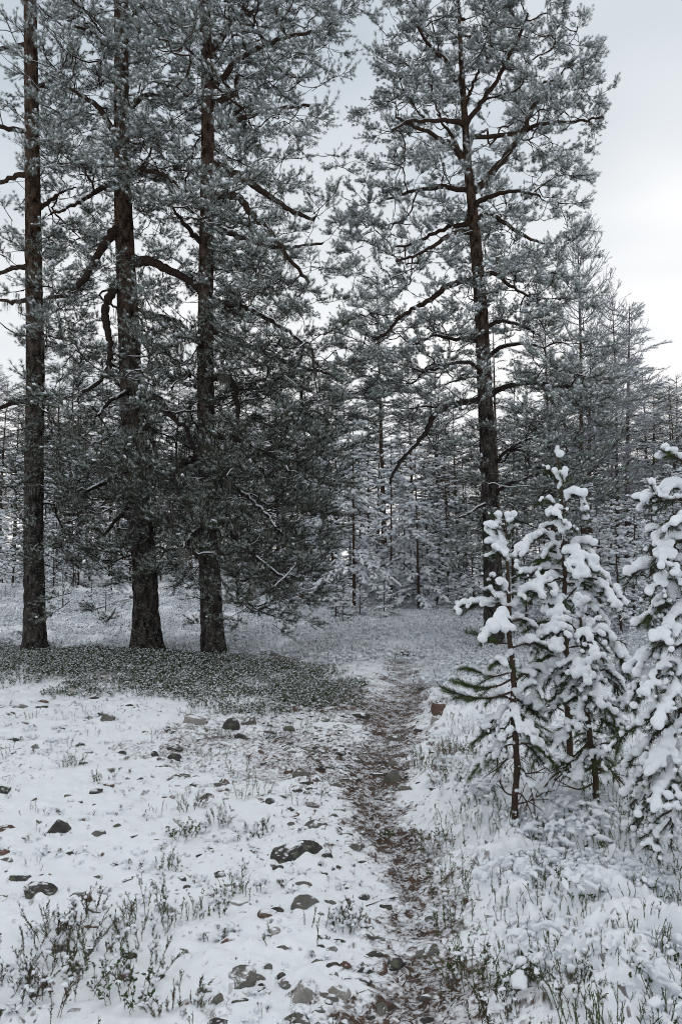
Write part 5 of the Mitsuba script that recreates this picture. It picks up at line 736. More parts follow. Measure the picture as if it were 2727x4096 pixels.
# ---------------------------------------------------------------- background trees
def conifer(seed, H, kind, far=False):
    """a forest pine: returns trunk, branches, needles, snow soups; unit metres, base at the origin"""
    rng = np.random.default_rng(seed); tr, br, nd, fr, sn = (Soup() for _ in range(5))
    zb = np.linspace(-.15, H, 14); lean = np.stack([.012 * H * np.sin(zb / H * 3 + seed), .012 * H * np.cos(zb / H * 2.3 + seed * 2), zb], 1); lean[:, :2] -= lean[0, :2]
    r0 = {'mature': .010, 'frosted': .012, 'laden': .0085, 'young': .0075, 'drooping': .0075, 'sapling': .017, 'thin': .008}[kind] * H
    tr.add(*tube(lean, r0 * (1 - zb / H * .93) + .003, 8)); at = lambda z: np.array([np.interp(z, zb, lean[:, 0]), np.interp(z, zb, lean[:, 1]), z])
    zs = {'mature': .30, 'frosted': .15, 'laden': .07, 'young': .09, 'drooping': .10, 'sapling': .08, 'thin': .35}[kind] * H
    step = {'mature': .27, 'frosted': .24, 'laden': .19, 'young': .20, 'drooping': .25, 'sapling': .14, 'thin': .4}[kind]
    Lm = {'mature': .20, 'frosted': .21, 'laden': .19, 'young': .19, 'drooping': .22, 'sapling': .26, 'thin': .12}[kind] * H
    B, A, LL, SC, SD, SA = [], [], [], [], [], []
    z = zs
    while z < H - .1:
        u = (z - zs) / (H - zs)
        prof = {'mature': min(1, (u + .05) * 4) * (1 - u) ** .40, 'frosted': min(1, (u + .25) * 3) * (1 - u) ** .55, 'young': min(1, (u + .35) * 2.2) * (1 - u) ** .8, 'laden': min(1, (u + .35) * 2.2) * (1 - u) ** .7, 'drooping': min(1, (u + .3) * 2.5) * (1 - u) ** .75, 'sapling': (1 - u) ** .8, 'thin': min(1, (u + .2) * 2) * (1 - u) ** .5}[kind]
        for k in range(0 if rng.random() < .10 else rng.integers(2, 6) if kind != 'thin' else rng.integers(1, 4)):
            az = rng.uniform(0, 2 * np.pi); L = Lm * max(prof, .06) * rng.uniform(.40, 1.25) * (.65 + .7 * float(meshkit.noise(np.array([math.cos(az) * 1.2 + seed, math.sin(az) * 1.2, z * .7]), seed))) + .06
            rise = {'mature': .35, 'frosted': .25, 'laden': .18, 'young': .22, 'drooping': .12, 'sapling': .35, 'thin': .1}[kind] + .5 * u ** 3; droop = {'mature': .25, 'frosted': .38, 'laden': .60, 'young': .48, 'drooping': .62, 'sapling': .5, 'thin': .45}[kind] * (1 - .6 * u)
            s = np.linspace(0, 1, 6); o = at(z + rng.uniform(-.08, .08)); h = np.array([math.cos(az), math.sin(az), 0]); sd = np.array([-h[1], h[0], 0])
            P = o + h * (s * L)[:, None] + np.array([0, 0, 1.]) * ((rise * s - droop * s ** 2) * L)[:, None] + sd * (rng.normal(0, .12) * L * s ** 2)[:, None]
            br.add(*tube(P, np.linspace(.010, .004, 6) * (.6 + .5 * L), 4, False)); g = norm(np.gradient(P, axis=0))
            m = max(2, int(L / .07))
            for q in range(m):
                t = .22 + .78 * (q + .5) / m; o2 = np.array([np.interp(t, s, P[:, c]) for c in range(3)]); gd = np.array([np.interp(t, s, g[:, c]) for c in range(3)])
                sl = (.10 + .34 * L * (1 - t)) * rng.uniform(.6, 1.2); sg = 1 if q % 2 else -1
                d = norm(gd * .75 + sg * sd * rng.uniform(.4, 1.) + [0, 0, rng.uniform(-.35, .25)]); e = o2 + d * sl + [0, 0, -.10 * sl]
                br.add(*tube([o2, e], [.004, .002], 3, False))
                nseg = max(1, int(sl / .11))
                for w in range(nseg):
                    b = o2 + (e - o2) * ((w + .25) / nseg); B.append(b); A.append(d); LL.append(sl / nseg)
                    SC.append(b + d * sl / nseg * .5); SD.append(d); SA.append(sl / nseg * .62)
            B.append(P[-1]); A.append(g[-1]); LL.append(.10); SC.append(P[-1]); SD.append(g[-1]); SA.append(.07)
            for q in range(2, 6): SC.append(P[q] * .5 + P[q - 1] * .5); SD.append(P[q] - P[q - 1]); SA.append(np.linalg.norm(P[q] - P[q - 1]) * .55)
        z += step * rng.uniform(.75, 1.25) * (1.1 - .45 * u)
    for k in range(5): B.append(at(H - .06 * k)); A.append(np.array([0, 0, 1.])); LL.append(.1)
    B, A, LL = np.array(B), np.array(A), np.array(LL); n = 5 if far else {'mature': 18, 'frosted': 13, 'thin': 15, 'sapling': 44}.get(kind, 19)
    v, f, up = needles(B, A, LL, rng, n, .060, .016 if far else .0066 if kind != 'sapling' else .0062, (.45, 1.1)); p = {'frosted': .38, 'mature': .07, 'thin': .05}.get(kind, .06); isf = rng.random(len(up)) + .25 * up < p
    for m, S in ((~isf, nd), (isf, fr)): S.add(v.reshape(-1, 3, 3)[m].reshape(-1, 3), np.arange(3 * m.sum()).reshape(-1, 3))
    SC, SD, SA = np.array(SC), np.array(SD), np.array(SA); flat = np.abs(norm(SD)[:, 2]) < .85
    k = (rng.random(len(SC)) < (.14 if far else 1) * {'mature': .20, 'frosted': .55, 'young': .32, 'laden': .62, 'drooping': .66, 'sapling': .85, 'thin': .3}[kind]) & flat; th = {'mature': .020, 'frosted': .018, 'laden': .036, 'young': .035, 'drooping': .035, 'sapling': .032, 'thin': .018}[kind] * rng.uniform(.6, 1.4, k.sum())
    sn.add(*blobs(SC[k] + [0, 0, .022], SD[k], SA[k], th * 1.25, th, rng, rough=.2))
    return tr, br, nd, fr, sn
def bare(seed, H):
    rng = np.random.default_rng(seed); tr, fr = Soup(), Soup(); zb = np.linspace(-.1, H, 14); tr.add(*tube(np.stack([zb * 0 + .05 * np.sin(zb), zb * 0, zb], 1), .0085 * H * (1 - zb / H * .95) + .004, 7))
    z = .30 * H
    while z < H - .1:
        u = (z - .3 * H) / (.7 * H); L = H * .17 * (1 - u) ** .65 * rng.uniform(.6, 1.1) + .15
        for k in range(rng.integers(2, 5)):
            az = rng.uniform(0, 6.283); h = np.array([math.cos(az), math.sin(az), 0]); s = np.linspace(0, 1, 6); P = np.array([0, 0, z]) + h * (L * s)[:, None] + np.array([0, 0, 1.]) * (L * (.25 * s + .75 * s ** 2 * (.4 + u)))[:, None]
            fr.add(*tube(P, np.linspace(.016, .006, 6), 4, False)); g = norm(np.gradient(P, axis=0))
            for q in range(int(L / .07)):
                t = rng.uniform(.2, 1); o = np.array([np.interp(t, s, P[:, c]) for c in range(3)]); d = norm(g[int(t * 5)] + perp(g[int(t * 5)][None], rng)[0] * .9 + [0, 0, .45]); l = rng.uniform(.12, .4) * (1.2 - t * .6)
                e = o + d * l + [0, 0, .1 * l]; fr.add(*tube([o, e], [.0065, .004], 3, False))
                for w in range(2): a = o + (e - o) * rng.uniform(.3, 1); fr.add(*tube([a, a + norm(d + perp(d[None], rng)[0] * .8 + [0, 0, .3]) * rng.uniform(.06, .16)], [.005, .003], 3, False))
        z += rng.uniform(.12, .26)
    return tr, fr
REF = {'mature': (12., 4), 'young': (6.5, 6), 'drooping': (7.5, 2), 'laden': (5., 4), 'frosted': (11., 2), 'thin': (10., 1), 'sapling': (1.2, 3)}
for kind, (H, nv) in REF.items():
    for k in range(nv):
        tr, br, nd, fr, sn = conifer(500 + 31 * k + len(kind), H, kind); 
        group(f'forest_{kind}_{k}', trunk=(tr.mesh(), 'm_stem_bark', True), branches=(br.mesh(), 'm_twig', False), needles=(nd.mesh(), 'm_needle', False), frosted_needles=(fr.mesh(), 'm_frost', False), snow=(sn.mesh(), 'm_snow', True))
tr, br, nd, fr, sn = conifer(77, 12., 'mature', True)
group('forest_far', trunk=(tr.mesh(), 'm_stem_bark', True), branches=(br.mesh(), 'm_twig', False), needles=(nd.mesh(), 'm_needle', False), snow=(sn.mesh(), 'm_snow', True))
for k in range(2):
    tr, fr = bare(40 + k, 11.); group(f'forest_bare_{k}', trunk=(tr.mesh(), 'm_stem_bark', True), branches=(fr.mesh(), 'm_bare_twig', False))
KIND = {'laden': ('snowy_pine', 'slender pine with heavy snow at the front of the forest edge', None), 'mature': ('forest_pine', 'tall pine of the snowy forest edge behind the clearing', 'tall pines of the forest edge'), 'young': ('young_pine', 'slim young pine with snow on every branch in the stand beyond the clearing', 'snowy young pines beyond the clearing'),
        'drooping': ('drooping_pine', 'slender pine with drooping snow covered branches behind the big pines', 'drooping pines in the stand'), 'frosted': ('frosted_pine', 'frosted pine at the right picture edge behind the snow laden young pines', None), 'bare': ('bare_tree', '', None), 'thin': ('thin_pine', '', None), 'sapling': ('pine_sapling', '', None)}
rnd = random.Random(9)
# which gap between the big pines a forest tree is seen in, and its place there from the left
MARKS = sorted((OLD_PINES[k]['trunk'][1][0] / OLD_PINES[k]['trunk'][1][1]) for k in 'ABCD')
GAPS = ['left of the leftmost big pine', 'between the leftmost and the thickest pine', 'between the thickest and the third pine', 'between the third and the right big pine', 'right of the right big pine']
ORD = 'first second third fourth fifth sixth seventh eighth ninth tenth eleventh twelfth thirteenth fourteenth fifteenth sixteenth seventeenth eighteenth nineteenth twentieth'.split()
ORD += ['twenty-' + o for o in ORD[:9]] + ['thirtieth'] + ['thirty-' + o for o in ORD[:9]] + ['fortieth'] + ['forty-' + o for o in ORD[:9]] + ['fiftieth']
LOOK = {'sapling': 'small snow covered sapling', 'laden': 'snow laden slender pine', 'young': 'snowy young pine', 'mature': 'tall dark forest pine', 'drooping': 'drooping snowy pine', 'frosted': 'frosted pine'}
gapof = lambda x, y: sum(x / y > m for m in MARKS)
spot = {}
for kd in LOOK:
    for gi in range(5):
        for o, i in enumerate(sorted((i for i, b in enumerate(BACKGROUND) if b[3] == kd and len(b) < 5 and gapof(*b[:2]) == gi), key=lambda i: BACKGROUND[i][0] / BACKGROUND[i][1])):
            spot[i] = f'{LOOK[kd]} {GAPS[gi]}, {ORD[o]} from left there'
for bi, (x, y, top, kind, *lab) in enumerate(BACKGROUND + SAPLINGS):
    nm, gl, gr = KIND[kind]; key = numbered(nm); tag(key, lab[0] if lab else spot.get(bi, gl), 'sapling' if kind == 'sapling' else 'tree' if kind == 'bare' else 'pine tree', gr)
    H, nv = REF.get(kind, (11., 2)); g0 = ground(x, y); s = max((top - g0) / H, .12)
    sxy = s ** .65 if kind != 'sapling' else s
    for part in ('branches', 'needles', 'frosted_needles', 'snow'): labels[f'{key}__{part}'] = {'kind': 'stuff'}
    inst(key, f'forest_{kind}_{rnd.randrange(nv)}', T().translate([x, y, g0 - .05]).rotate([0, 0, 1], rnd.uniform(0, 360)).scale([sxy, sxy, s]))
for k in range(150):
    y = rnd.uniform(48, 85); x = rnd.uniform(-1.0, 1.0) * y; s = rnd.uniform(.75, 1.1)
    inst(f'far_forest__{k + 1:03d}', 'forest_far', T().translate([x, y, ground(x, y) - .1]).rotate([0, 0, 1], rnd.uniform(0, 360)).scale([s * 1.2, s * 1.2, s]))
for k in range(140):   # its lower, younger trees
    y = rnd.uniform(40, 62); x = rnd.uniform(-1.0, 1.0) * y; s = rnd.uniform(.34, .5)
    inst(f'far_forest__{k + 201:03d}', 'forest_far', T().translate([x, y, ground(x, y) - s * 3.4]).rotate([0, 0, 1], rnd.uniform(0, 360)).scale([s * 1.5, s * 1.5, s]))
tag('far_forest', 'dark far-off pine forest closing the view', 'forest', kind='stuff')

# ---------------------------------------------------------------- snow laden young pines in front
YLAB = {'E': 'snow laden young pine nearest the path, slim, with a bare lower stem', 'F': 'tallest of the snow laden young pines, behind the other two on the right', 'G': 'short bushy snow laden young pine with drooping branches, in front of the tallest one', 'H': 'snow laden young pine cut off by the right picture edge, branches reaching left'}
def fore_pine(key, spec, seed):
    rng = np.random.default_rng(seed); name = numbered('snowy_young_pine'); tag(name, YLAB[key], 'pine tree')
    tr = np.array(spec['trunk']); g = ground(tr[0, 0], tr[0, 1]); tr[0, 2] = g - .04
    P = spline(tr[:, :3], .03); P[1:-1, :2] += (meshkit.noise(np.stack([P[1:-1, 2] * 6, P[1:-1, 2] * 0, P[1:-1, 2] * 0], 1), seed)[:, None] - .5) * [.03, .02] + rng.normal(0, .0012, (len(P) - 2, 2)); R = np.interp(P[:, 2], tr[:, 2], tr[:, 3]) * (1 + rng.normal(0, .05, len(P)))
    put(f'{name}__trunk', tube(P, R, 10), 'm_stem_bark', smooth=True)
    nd, SC, SR, tops = Soup(), [], [], []
    gn, dl = Soup(), Soup()
    def shoot(Q, snow, need=1., dead=False):
        Q = np.asarray(Q); L = np.linalg.norm(np.diff(Q, axis=0), axis=1).sum(); d = norm(np.gradient(Q, axis=0)); B = Q[:-1]; A = d[:-1]; l = np.linalg.norm(np.diff(Q, axis=0), axis=1)
        per = max(1, int(round(l.mean() * 1000 * need)))
        if dead: per = 1
        v, f, up = needles(B, A, l, rng, per, .050, .0021, (.35, .95), -.28 if snow > .3 else .05); (gn if snow < .45 and not dead else nd).add(v[:3] if dead else v, f[:1] if dead else f)
        if snow > .02 or dead:
            for k, q in enumerate(Q):
                if rng.random() < (.95 if dead or snow > .25 else .15):
                    r = rng.uniform(.0075, .0105) if dead else (.0095 + (.0115 if key != 'H' else .0095) * snow) * rng.uniform(.7, 1.4)
                    SC.append(q + [rng.normal(0, .006), rng.normal(0, .006), r * .75 + .007]); SR.append(r)
    extra = []
    for q in range({'E': 12, 'F': 18, 'G': 18, 'H': 16}[key]):   # the finer drooping side branches of every whorl
        t = rng.uniform(.10, .80); o = P[int(t * (len(P) - 1))]; az = rng.uniform(0, 6.283); L = {'E': .26, 'F': .42, 'G': .40, 'H': .50}[key] * (1.15 - .85 * t) * rng.uniform(.7, 1.2); h = np.array([math.cos(az), math.sin(az), 0.])
        rise, droop = rng.uniform(.25, .55), rng.uniform(.5, 1.1)
        extra.append(([o, o + h * L * .4 + [0, 0, L * (.4 * rise - .16 * droop)], o + h * L * .75 + [0, 0, L * (.75 * rise - .56 * droop)], o + h * L + [0, 0, L * (rise - droop)]], rng.uniform(.25, .65)))
    for bi, (pts, snow) in enumerate(list(spec['branches']) + extra):
        Pb = spline(pts, .022); L = np.linalg.norm(np.diff(Pb, axis=0), axis=1).sum(); n = len(Pb); b = Soup()
        b.add(*tube(Pb, np.linspace(.0075, .0032, n) * (.7 + .5 * min(L, .6)), 6)); d = norm(np.gradient(Pb, axis=0))
        k0 = int(n * (.30 if L > .2 else .05)); dead = bool(Pb[0][2] < g + .24 * (P[-1, 2] - g)) and key != 'H'; shoot(Pb[k0:], .35 if dead else snow, 1., dead)
        for q in range(1, k0):
            if snow > .3 and rng.random() < .95: SC.append(Pb[q] + [0, 0, .012]); SR.append(rng.uniform(.010, .018))
        sd = norm(np.cross(d[n // 2], [0, 0, 1.])[None])[0]
        m = int(L / (.060 if key != 'H' else .085))
        for q in range(m):
            t = .30 + .62 * (q + rng.random() * .6) / max(m, 1); o = Pb[int(t * (n - 1))]; dd = d[int(t * (n - 1))]; sg = 1 if (q + bi) % 2 else -1; sl = rng.uniform(.08, .17) * (.7 + .8 * min(L, .5)) * (1.25 - .7 * t)
            dirn = norm(dd * .8 + sg * sd * rng.uniform(.45, .95) + [0, 0, rng.uniform(-.25, .2)]); s = np.linspace(0, 1, max(4, int(sl / .022))); Q = o + dirn * (s * sl)[:, None] + np.array([0, 0, -.35 * sl * min(snow, 1.2)]) * (s ** 2)[:, None]
            b.add(*tube(Q, np.linspace(.0035, .002, len(Q)), 4)); shoot(Q, .35 if dead else snow * rng.uniform(.35, .85), 1., dead)
        put(numbered(f'{name}__branch'), b.mesh(), 'm_stem_bark', smooth=True)
    top = P[P[:, 2] > P[-1, 2] - .40]; shoot(top[::2], .12, .8)
    for q in P[(P[:, 2] > g + .1)][::4]:
        if rng.random() < .15: SC.append(q + [rng.uniform(-.012, .012), -.004, .01]); SR.append(rng.uniform(.012, .02))
    if nd.v: put(f'{name}__needles', nd.mesh(), 'm_needle', False); tag(f'{name}__needles', kind='stuff')
    if gn.v: put(f'{name}__bare_needles', gn.mesh(), 'm_needle_green', False); tag(f'{name}__bare_needles', 'green needles on shoots without snow', kind='stuff')
    put(f'{name}__snow', lumps(SC, SR, .0072, 1.05, .85, seed, .0048), 'm_snow', smooth=True); tag(f'{name}__snow', 'thick soft lumps of snow along the branches', kind='stuff')
for s, k in enumerate('EFGH'): fore_pine(k, YOUNG_PINES[k], 71 + s)

# ---------------------------------------------------------------- stones
def stone_mesh(seed, w, h, sub=3):
    rng = np.random.default_rng(seed); m = trimesh.creation.icosphere(sub, 1.0); v = np.array(m.vertices); o = rng.uniform(0, 99, 3)
    for _ in range(9):   # a few broken flats
        d = norm(rng.normal(size=3) * [1, 1, .8]); c = rng.uniform(.58, .88); k = v @ d; v = v - np.maximum(k - c, 0)[:, None] * d * .96
    v = v * (1 + .16 * (meshkit.fbm(v * 1.6 + o, 3, seed) - .5) + .10 * (meshkit.fbm(v * 5 + o, 2, seed) - .5) + .04 * (meshkit.noise(v * 15 + o, seed) - .5))[:, None]
    return v * [w * .5, w * .5 * rng.uniform(.7, 1.0), h * .62], np.array(m.faces)
for k, (x, y, w, h, tone, lab) in enumerate(STONES):
    key = numbered('stone'); v, f = stone_mesh(900 + k, w * 1.12, h * 1.25, 4 if y < 6 else 3); a = rnd.uniform(-.4, .4); v = np.stack([v[:, 0], v[:, 1], v[:, 2] + v[:, 0] * math.tan(a) * .5], 1)
    put(key, (v + [x, y + w * .2, ground(x, y) + h * (.16 if 'on top of' in lab or 'upright' in lab else .04)], f), f'm_stone_{tone}', smooth=35); tag(key, lab, 'stone')
sv = [stone_mesh(70 + k, 1., .55, 2) for k in range(6)]
sg = []
for k, (v, f) in enumerate(sv):
    for tone in ('dark', 'grey', 'red'):
        sg.append(f'small_stone_{tone}_{k}'); group(sg[-1], stone=((v, f), f'm_stone_{tone}', True))
order = np.argsort(-SM[:, 2] / SM[:, 1])
for c, k in enumerate(order):
    x, y, w = SM[k]; g = sg[rnd.randrange(6) * 3 + rnd.choice([0, 0, 0, 1, 1, 2])]; m = T().translate([x, y + w * .1, ground(x, y) + w * .02]).rotate([0, 0, 1], rnd.uniform(-40, 40)).rotate([1, 0, 0], rnd.uniform(-15, 15)).scale([w * rnd.uniform(1.2, 1.9), w * 1.0, w * rnd.uniform(.6, 1.1)])
    if c < 230:
        key = numbered('small_stone'); inst(key, g, m); tag(key, 'small dark stone poking out of the thin snow beside the path', 'stone', 'small stones poking through the snow')
    else: inst(f'pebbles__{c:03d}', g, m)
if len(SM) > 230: tag('pebbles', 'pebbles scattered in the snow by the path', 'pebbles', kind='stuff')

# ---------------------------------------------------------------- ground plants
def leaf_quads(C, D, U, l, w):
    """small leaves: kites at C along D, blade normal U"""
    S = norm(np.cross(D, U)) * (w / 2); m = len(C); l = np.broadcast_to(l, (m,))[:, None]
    v = np.stack([C, C + D * l * .5 + S, C + D * l, C + D * l * .5 - S], 1).reshape(-1, 3); k = np.arange(m)[:, None] * 4
    return v, np.vstack([k + [0, 1, 2], k + [0, 2, 3]])
def shrub(seed, kind, h, rad, stems, snow=.3, fine=1., dust=1.):
    rng = np.random.default_rng(seed); st, lf, sn = Soup(), Soup(), Soup(); C, D, U, SC = [], [], [], []
    for k in range(stems):
        a = rng.uniform(0, 6.283); r = rad * math.sqrt(rng.random()); o = np.array([math.cos(a) * r, math.sin(a) * r, -.02]); hh = h * rng.uniform(.5, 1.1) * (1 - .35 * r / rad)
        out = np.array([math.cos(a), math.sin(a), 0]) * r / rad * .5 + np.append(rng.normal(0, .22, 2), 0)
        if kind == 'bilberry': out *= .55
        s = np.linspace(0, 1, 5); P = o + np.array([0, 0, hh]) * s[:, None] + out * hh * (s ** 1.6)[:, None] + np.append(rng.normal(0, .03, 2), 0) * hh * np.sin(s * 9)[:, None]
        st.add(*tube(P, np.linspace(.0016, .0009, 5) * (1.25 if kind == 'bilberry' else 1), 3, False)); g = norm(np.gradient(P, axis=0))
        tw = [(P, g)]
        for q in range({'heather': 4, 'bilberry': 3, 'lingon': 2}[kind]):
            t = rng.uniform(.3, .9); i = t * 4; b = P[int(i)] + (P[min(int(i) + 1, 4)] - P[int(i)]) * (i % 1); d = norm(g[int(i)] + perp(g[int(i)][None], rng)[0] * (.6 if kind != 'bilberry' else .45) + [0, 0, .3]); l = hh * rng.uniform(.2, .45)
            Q = b + d * (np.linspace(0, 1, 3) * l)[:, None]; st.add(*tube(Q, [.0011, .001, .0007], 3, False)); tw.append((Q, np.repeat(d[None], 3, 0)))
        for Q, g2 in tw:
            ln = np.linalg.norm(Q[-1] - Q[0]); m = int(rng.random() < .35) if kind == 'bilberry' and fine < .2 else max(2, int(ln * {'heather': 260, 'bilberry': 26, 'lingon': 62}[kind] * fine))
            t = rng.uniform(.25, 1, m) * (len(Q) - 1); i = np.minimum(t.astype(int), len(Q) - 2); b = Q[i] + (Q[i + 1] - Q[i]) * (t - i)[:, None]; gg = g2[i]; p = perp(gg, rng)
            C.append(b); D.append(norm(gg * {'heather': 1.3, 'bilberry': .8, 'lingon': .5}[kind] + p)); U.append(norm(perp(p, rng) * .5 + [0, 0, 1.]))
            if rng.random() < snow: SC.append(Q[-1] * .6 + Q[0] * .4 + [0, 0, .006]); 
            if rng.random() < snow * .6: SC.append(Q[-1] + [0, 0, .003])
    C, D, U = np.vstack(C), np.vstack(D), np.vstack(U); l, w = {'heather': (.011, .0035), 'bilberry': (.013, .007), 'lingon': (.018, .011)}[kind]
    lf.add(*leaf_quads(C, D, U, l * rng.uniform(.7, 1.3, len(C)), w))
    if SC: SC = np.array(SC); sn.add(*blobs(SC, rng.normal(size=(len(SC), 3)) * [1, 1, .2], dust * rng.uniform(.008, .02, len(SC)), .010 * dust, .007 * dust, rng, rough=.25))
    return st.mesh(), lf.mesh(), sn.mesh()
STEM = {'heather': 'm_dry', 'bilberry': 'm_stem', 'lingon': 'm_dry'}
for k, (x, y, s, kind, lab) in enumerate(SHRUBS):
    near = y < 6; s *= .78 if near and kind == 'heather' else .9; st, lf, sn = shrub(300 + k, kind, s, s * {'heather': .75, 'bilberry': .7, 'lingon': .7}[kind], int({'heather': 15, 'bilberry': 16, 'lingon': 15}[kind] * (1 if near else 1.6)), .10 if y < 8 else .8)
    key = numbered({'heather': 'heather_bush', 'bilberry': 'bilberry_shrub', 'lingon': 'lingonberry_shrub'}[kind]); tag(key, lab, {'heather': 'heather', 'bilberry': 'shrub', 'lingon': 'shrub'}[kind])
    o = np.array([x, y, ground(x, y)])
    put(f'{key}__stems', (st[0] + o, st[1]), STEM[kind], False); put(f'{key}__leaves', (lf[0] + o, lf[1]), 'm_heather' if kind == 'heather' else 'm_leaf_olive' if 'olive' in lab or 'green' in lab else 'm_leaf', False)
    tag(f'{key}__leaves', kind='stuff'); tag(f'{key}__stems', kind='stuff')
    if sn: put(f'{key}__snow', (sn[0] + o, sn[1]), 'm_snow', True); tag(f'{key}__snow', kind='stuff')
def scatter(key, groups, pts, smin, smax, label, cat, sink=0.):
    g = grounds(pts[:, 0], pts[:, 1])
    for c, (p, z) in enumerate(zip(pts, g)):
        inst(f'{key}__{c + 1:03d}', groups[rnd.randrange(len(groups))], T().translate([float(p[0]), float(p[1]), float(z) - sink]).rotate([0, 0, 1], rnd.uniform(0, 360)).scale(rnd.uniform(smin, smax)))
    tag(key, label, cat, kind='stuff')
RNG = np.random.default_rng(5)
def stuff_groups(name, kind, n, h, rad, stems, snow, leaf, fine=1., stemm=None, dust=1.):
    out = []
    for k in range(n):
        st, lf, sn = shrub(1000 + len(name) * 7 + k, kind, h, rad, stems, snow, fine, dust); out.append(f'{name}_{k}')
        group(out[-1], stems=(st, stemm or STEM[kind], False), leaves=(lf, leaf, False), snow=(sn, 'm_snow', True))
    return out
from shapely.geometry import Polygon, Point
patch = Polygon(PATCH)
# evergreen lingonberry carpet under the big pines
pts = []
while len(pts) < 500:
    x, y = RNG.uniform(-7.5, .1), RNG.uniform(8.6, 15.6); p = Point(x, y); d = patch.exterior.distance(p) * (1 if patch.contains(p) else -1)
    if RNG.random() < np.clip(.46 + d * .62 + 1.1 * (meshkit.fbm(np.array([[x * 1.3, y * 1.3, 4.]]), 2, 9)[0] - .5), 0, 1) ** 1.5 * np.clip((x + 8) / 3.5, .4, 1): pts.append((x, y))
scatter('lingonberry_carpet', stuff_groups('lingon_clump', 'lingon', 4, .10, .24, 62, .30, 'm_leaf', 1.2, None, .72), np.array(pts), .6, 1.3, 'dark green lingonberry carpet dusted with snow under the three big pines', 'ground cover')
# frosted low heath of the clearing
pts = []
while len(pts) < 1250:
    y = 10.5 + 17 * RNG.random() ** 1.1; x = RNG.uniform(-.52, .5) * y
    d, w = pathdist(np.array([x]), np.array([y]))
    if d[0] < .45 or (x < .6 and y < 12.8 and not (x > -.2 and y > 11.6)) : continue
    if -8 < x < -2.2 and 14.5 < y < 22 and RNG.random() < .6: continue
    if patch.contains(Point(x, y)): continue
    pts.append((x, y))
def frosty(seed):
    rng = np.random.default_rng(seed); a, b, s = Soup(), Soup(), Soup(); m = 60; B = np.stack([rng.normal(0, .17, m), rng.normal(0, .17, m), np.full(m, -.01)], 1); A = norm(np.stack([rng.normal(0, .28, m), rng.normal(0, .28, m), np.ones(m)], 1))
    v, f, up = needles(B, A, .05, rng, 2, .125, .010, (.03, .35)); k = rng.random(len(up)) < .30
    for mm, S in ((k, a), (~k, b)): S.add(v.reshape(-1, 3, 3)[mm].reshape(-1, 3), np.arange(3 * mm.sum()).reshape(-1, 3))
    C = B + A * rng.uniform(.03, .10, m)[:, None]; s.add(*blobs(C, rng.normal(size=(m, 3)) * [1, 1, .2], rng.uniform(.018, .045, m), .022, .014, rng))
    return a.mesh(), b.mesh(), s.mesh()
gs = []
for k in range(4):
    a, b, s = frosty(60 + k); gs.append(f'heath_clump_{k}'); group(gs[-1], stems=(a, 'm_heather', False), frosted_stems=(b, 'm_frost_twig', False), snow=(s, 'm_snow', True))
scatter('frosted_heath', gs, np.array(pts), .7, 1.5, 'frosted low heath covering the clearing', 'ground cover')
# snow humped dwarf shrubs on the right
def humps(seed):
    rng = np.random.default_rng(seed); st, lf, sn = shrub(seed, 'lingon', .085, .16, 12, 0., .28); m = 56; a = rng.uniform(0, 6.28, m); r = .19 * np.sqrt(rng.random(m)); z = .055 + .055 * rng.random(m) * (1 - r / .2)
    C, R = [], []
    for k in range(m):
        c = np.array([math.cos(a[k]) * r[k], math.sin(a[k]) * r[k], z[k]]); d = np.array([math.cos(a[k] + 1), math.sin(a[k] + 1), -.25]); R0 = rng.uniform(.007, .016)
        for q in range(rng.integers(2, 5)): C.append(c + d * q * R0 * .8); R.append(R0 * (1 - .10 * q))
    v, f = lumps(C, R, .0065, 1.25, .85, seed, .0035)
    return st, lf, (v, f)
hg = []
for k in range(5):
    st, lf, sn = humps(200 + k); hg.append(f'hump_{k}'); group(hg[-1], stems=(st, 'm_dry', False), leaves=(lf, 'm_leaf', False), snow=(sn, 'm_snow', True))
pts = []
while len(pts) < 480:
    y = 2.1 + 9.5 * RNG.random() ** .9; x = RNG.uniform(.55, .56 * y + .6); d, w = pathdist(np.array([x]), np.array([y]))
    if d[0] < w[0] + .28: continue
    if meshkit.fbm(np.array([[x * 1.6, y * 1.6, 0.]]), 2, 31)[0] < .40 and RNG.random() < .7: continue
    pts.append((x, y))
scatter('snowy_dwarf_shrubs', hg, np.array(pts), .7, 1.25, 'dwarf shrubs buried under lumpy snow right of the path', 'ground cover', .045)
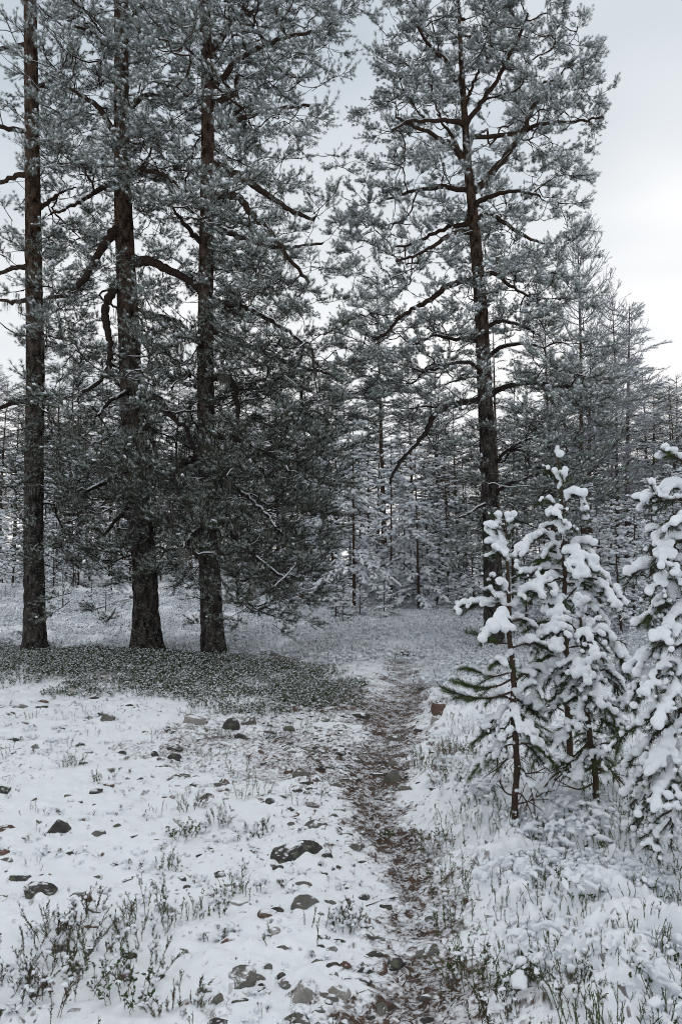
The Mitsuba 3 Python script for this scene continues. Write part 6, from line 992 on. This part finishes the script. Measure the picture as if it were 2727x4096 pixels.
# thin green bilberry sprigs standing out of the snow
pts = []
while len(pts) < 640:
    if RNG.random() < .92:
        y = 2.2 + 6.5 * RNG.random() ** 1.2; x = RNG.uniform(.5, .55 * y + .4)
    else:
        y = 2.6 + 6.5 * RNG.random(); x = -RNG.uniform(-.1, .5) * y
    d, w = pathdist(np.array([x]), np.array([y]))
    if d[0] < w[0] + .15: continue
    pts.append((x, y))
scatter('bilberry_sprigs', stuff_groups('sprig', 'bilberry', 5, .13, .13, 7, .03, 'm_leaf_olive', .08), np.array(pts), .6, 1.25, 'thin green bilberry sprigs standing out of the snow', 'ground cover')
# small twigs and leaves showing through the thin snow on the left
pts = []
while len(pts) < 300:
    y = 2.8 + 7.5 * RNG.random(); x = RNG.uniform(-.52, .14) * y
    d, w = pathdist(np.array([x]), np.array([y]))
    if d[0] < w[0] * .8 or meshkit.fbm(np.array([[x * 1.3, y * 1.3, 2.]]), 2, 5)[0] < .47: continue
    pts.append((x, y))
scatter('snow_sprigs', stuff_groups('twiglet', 'heather', 4, .055, .05, 5, .2, 'm_heather', .35), np.array(pts), .5, 1.3, 'tiny twigs and leaf tips poking through the thin snow', 'ground cover')
# fallen needles and twigs on the path
s = Soup(); m = 1500
t = RNG.random(m) * (len(PA) - 2.2); k = t.astype(int); c = PA[k] + (PA[k + 1] - PA[k]) * (t - k)[:, None]; wd = PW[k]
c = c + RNG.normal(0, .42, (m, 2)) * wd[:, None] * [1, .6]; z = grounds(c[:, 0], c[:, 1]) + .004
a = RNG.uniform(0, 6.28, m); D = np.stack([np.cos(a), np.sin(a), RNG.normal(0, .12, m)], 1); L = np.where(RNG.random(m) < .04, RNG.uniform(.08, .2, m), RNG.uniform(.02, .055, m)); O = np.column_stack([c, z])
S = np.stack([-D[:, 1], D[:, 0], 0 * a + .4], 1) * (.0012 + L * .012)[:, None]; v = np.stack([O - S, O + S, O + D * L[:, None]], 1).reshape(-1, 3); s.add(v, np.arange(3 * m).reshape(-1, 3))
put('path_litter', s.mesh(), 'm_litter_bits'); tag('path_litter', 'brown fallen needles and twigs on the trodden path', 'litter', kind='stuff')
print('tris', sum(len(x[1]) for x in meshkit.WRITTEN.values()), 'entries', len(scene))
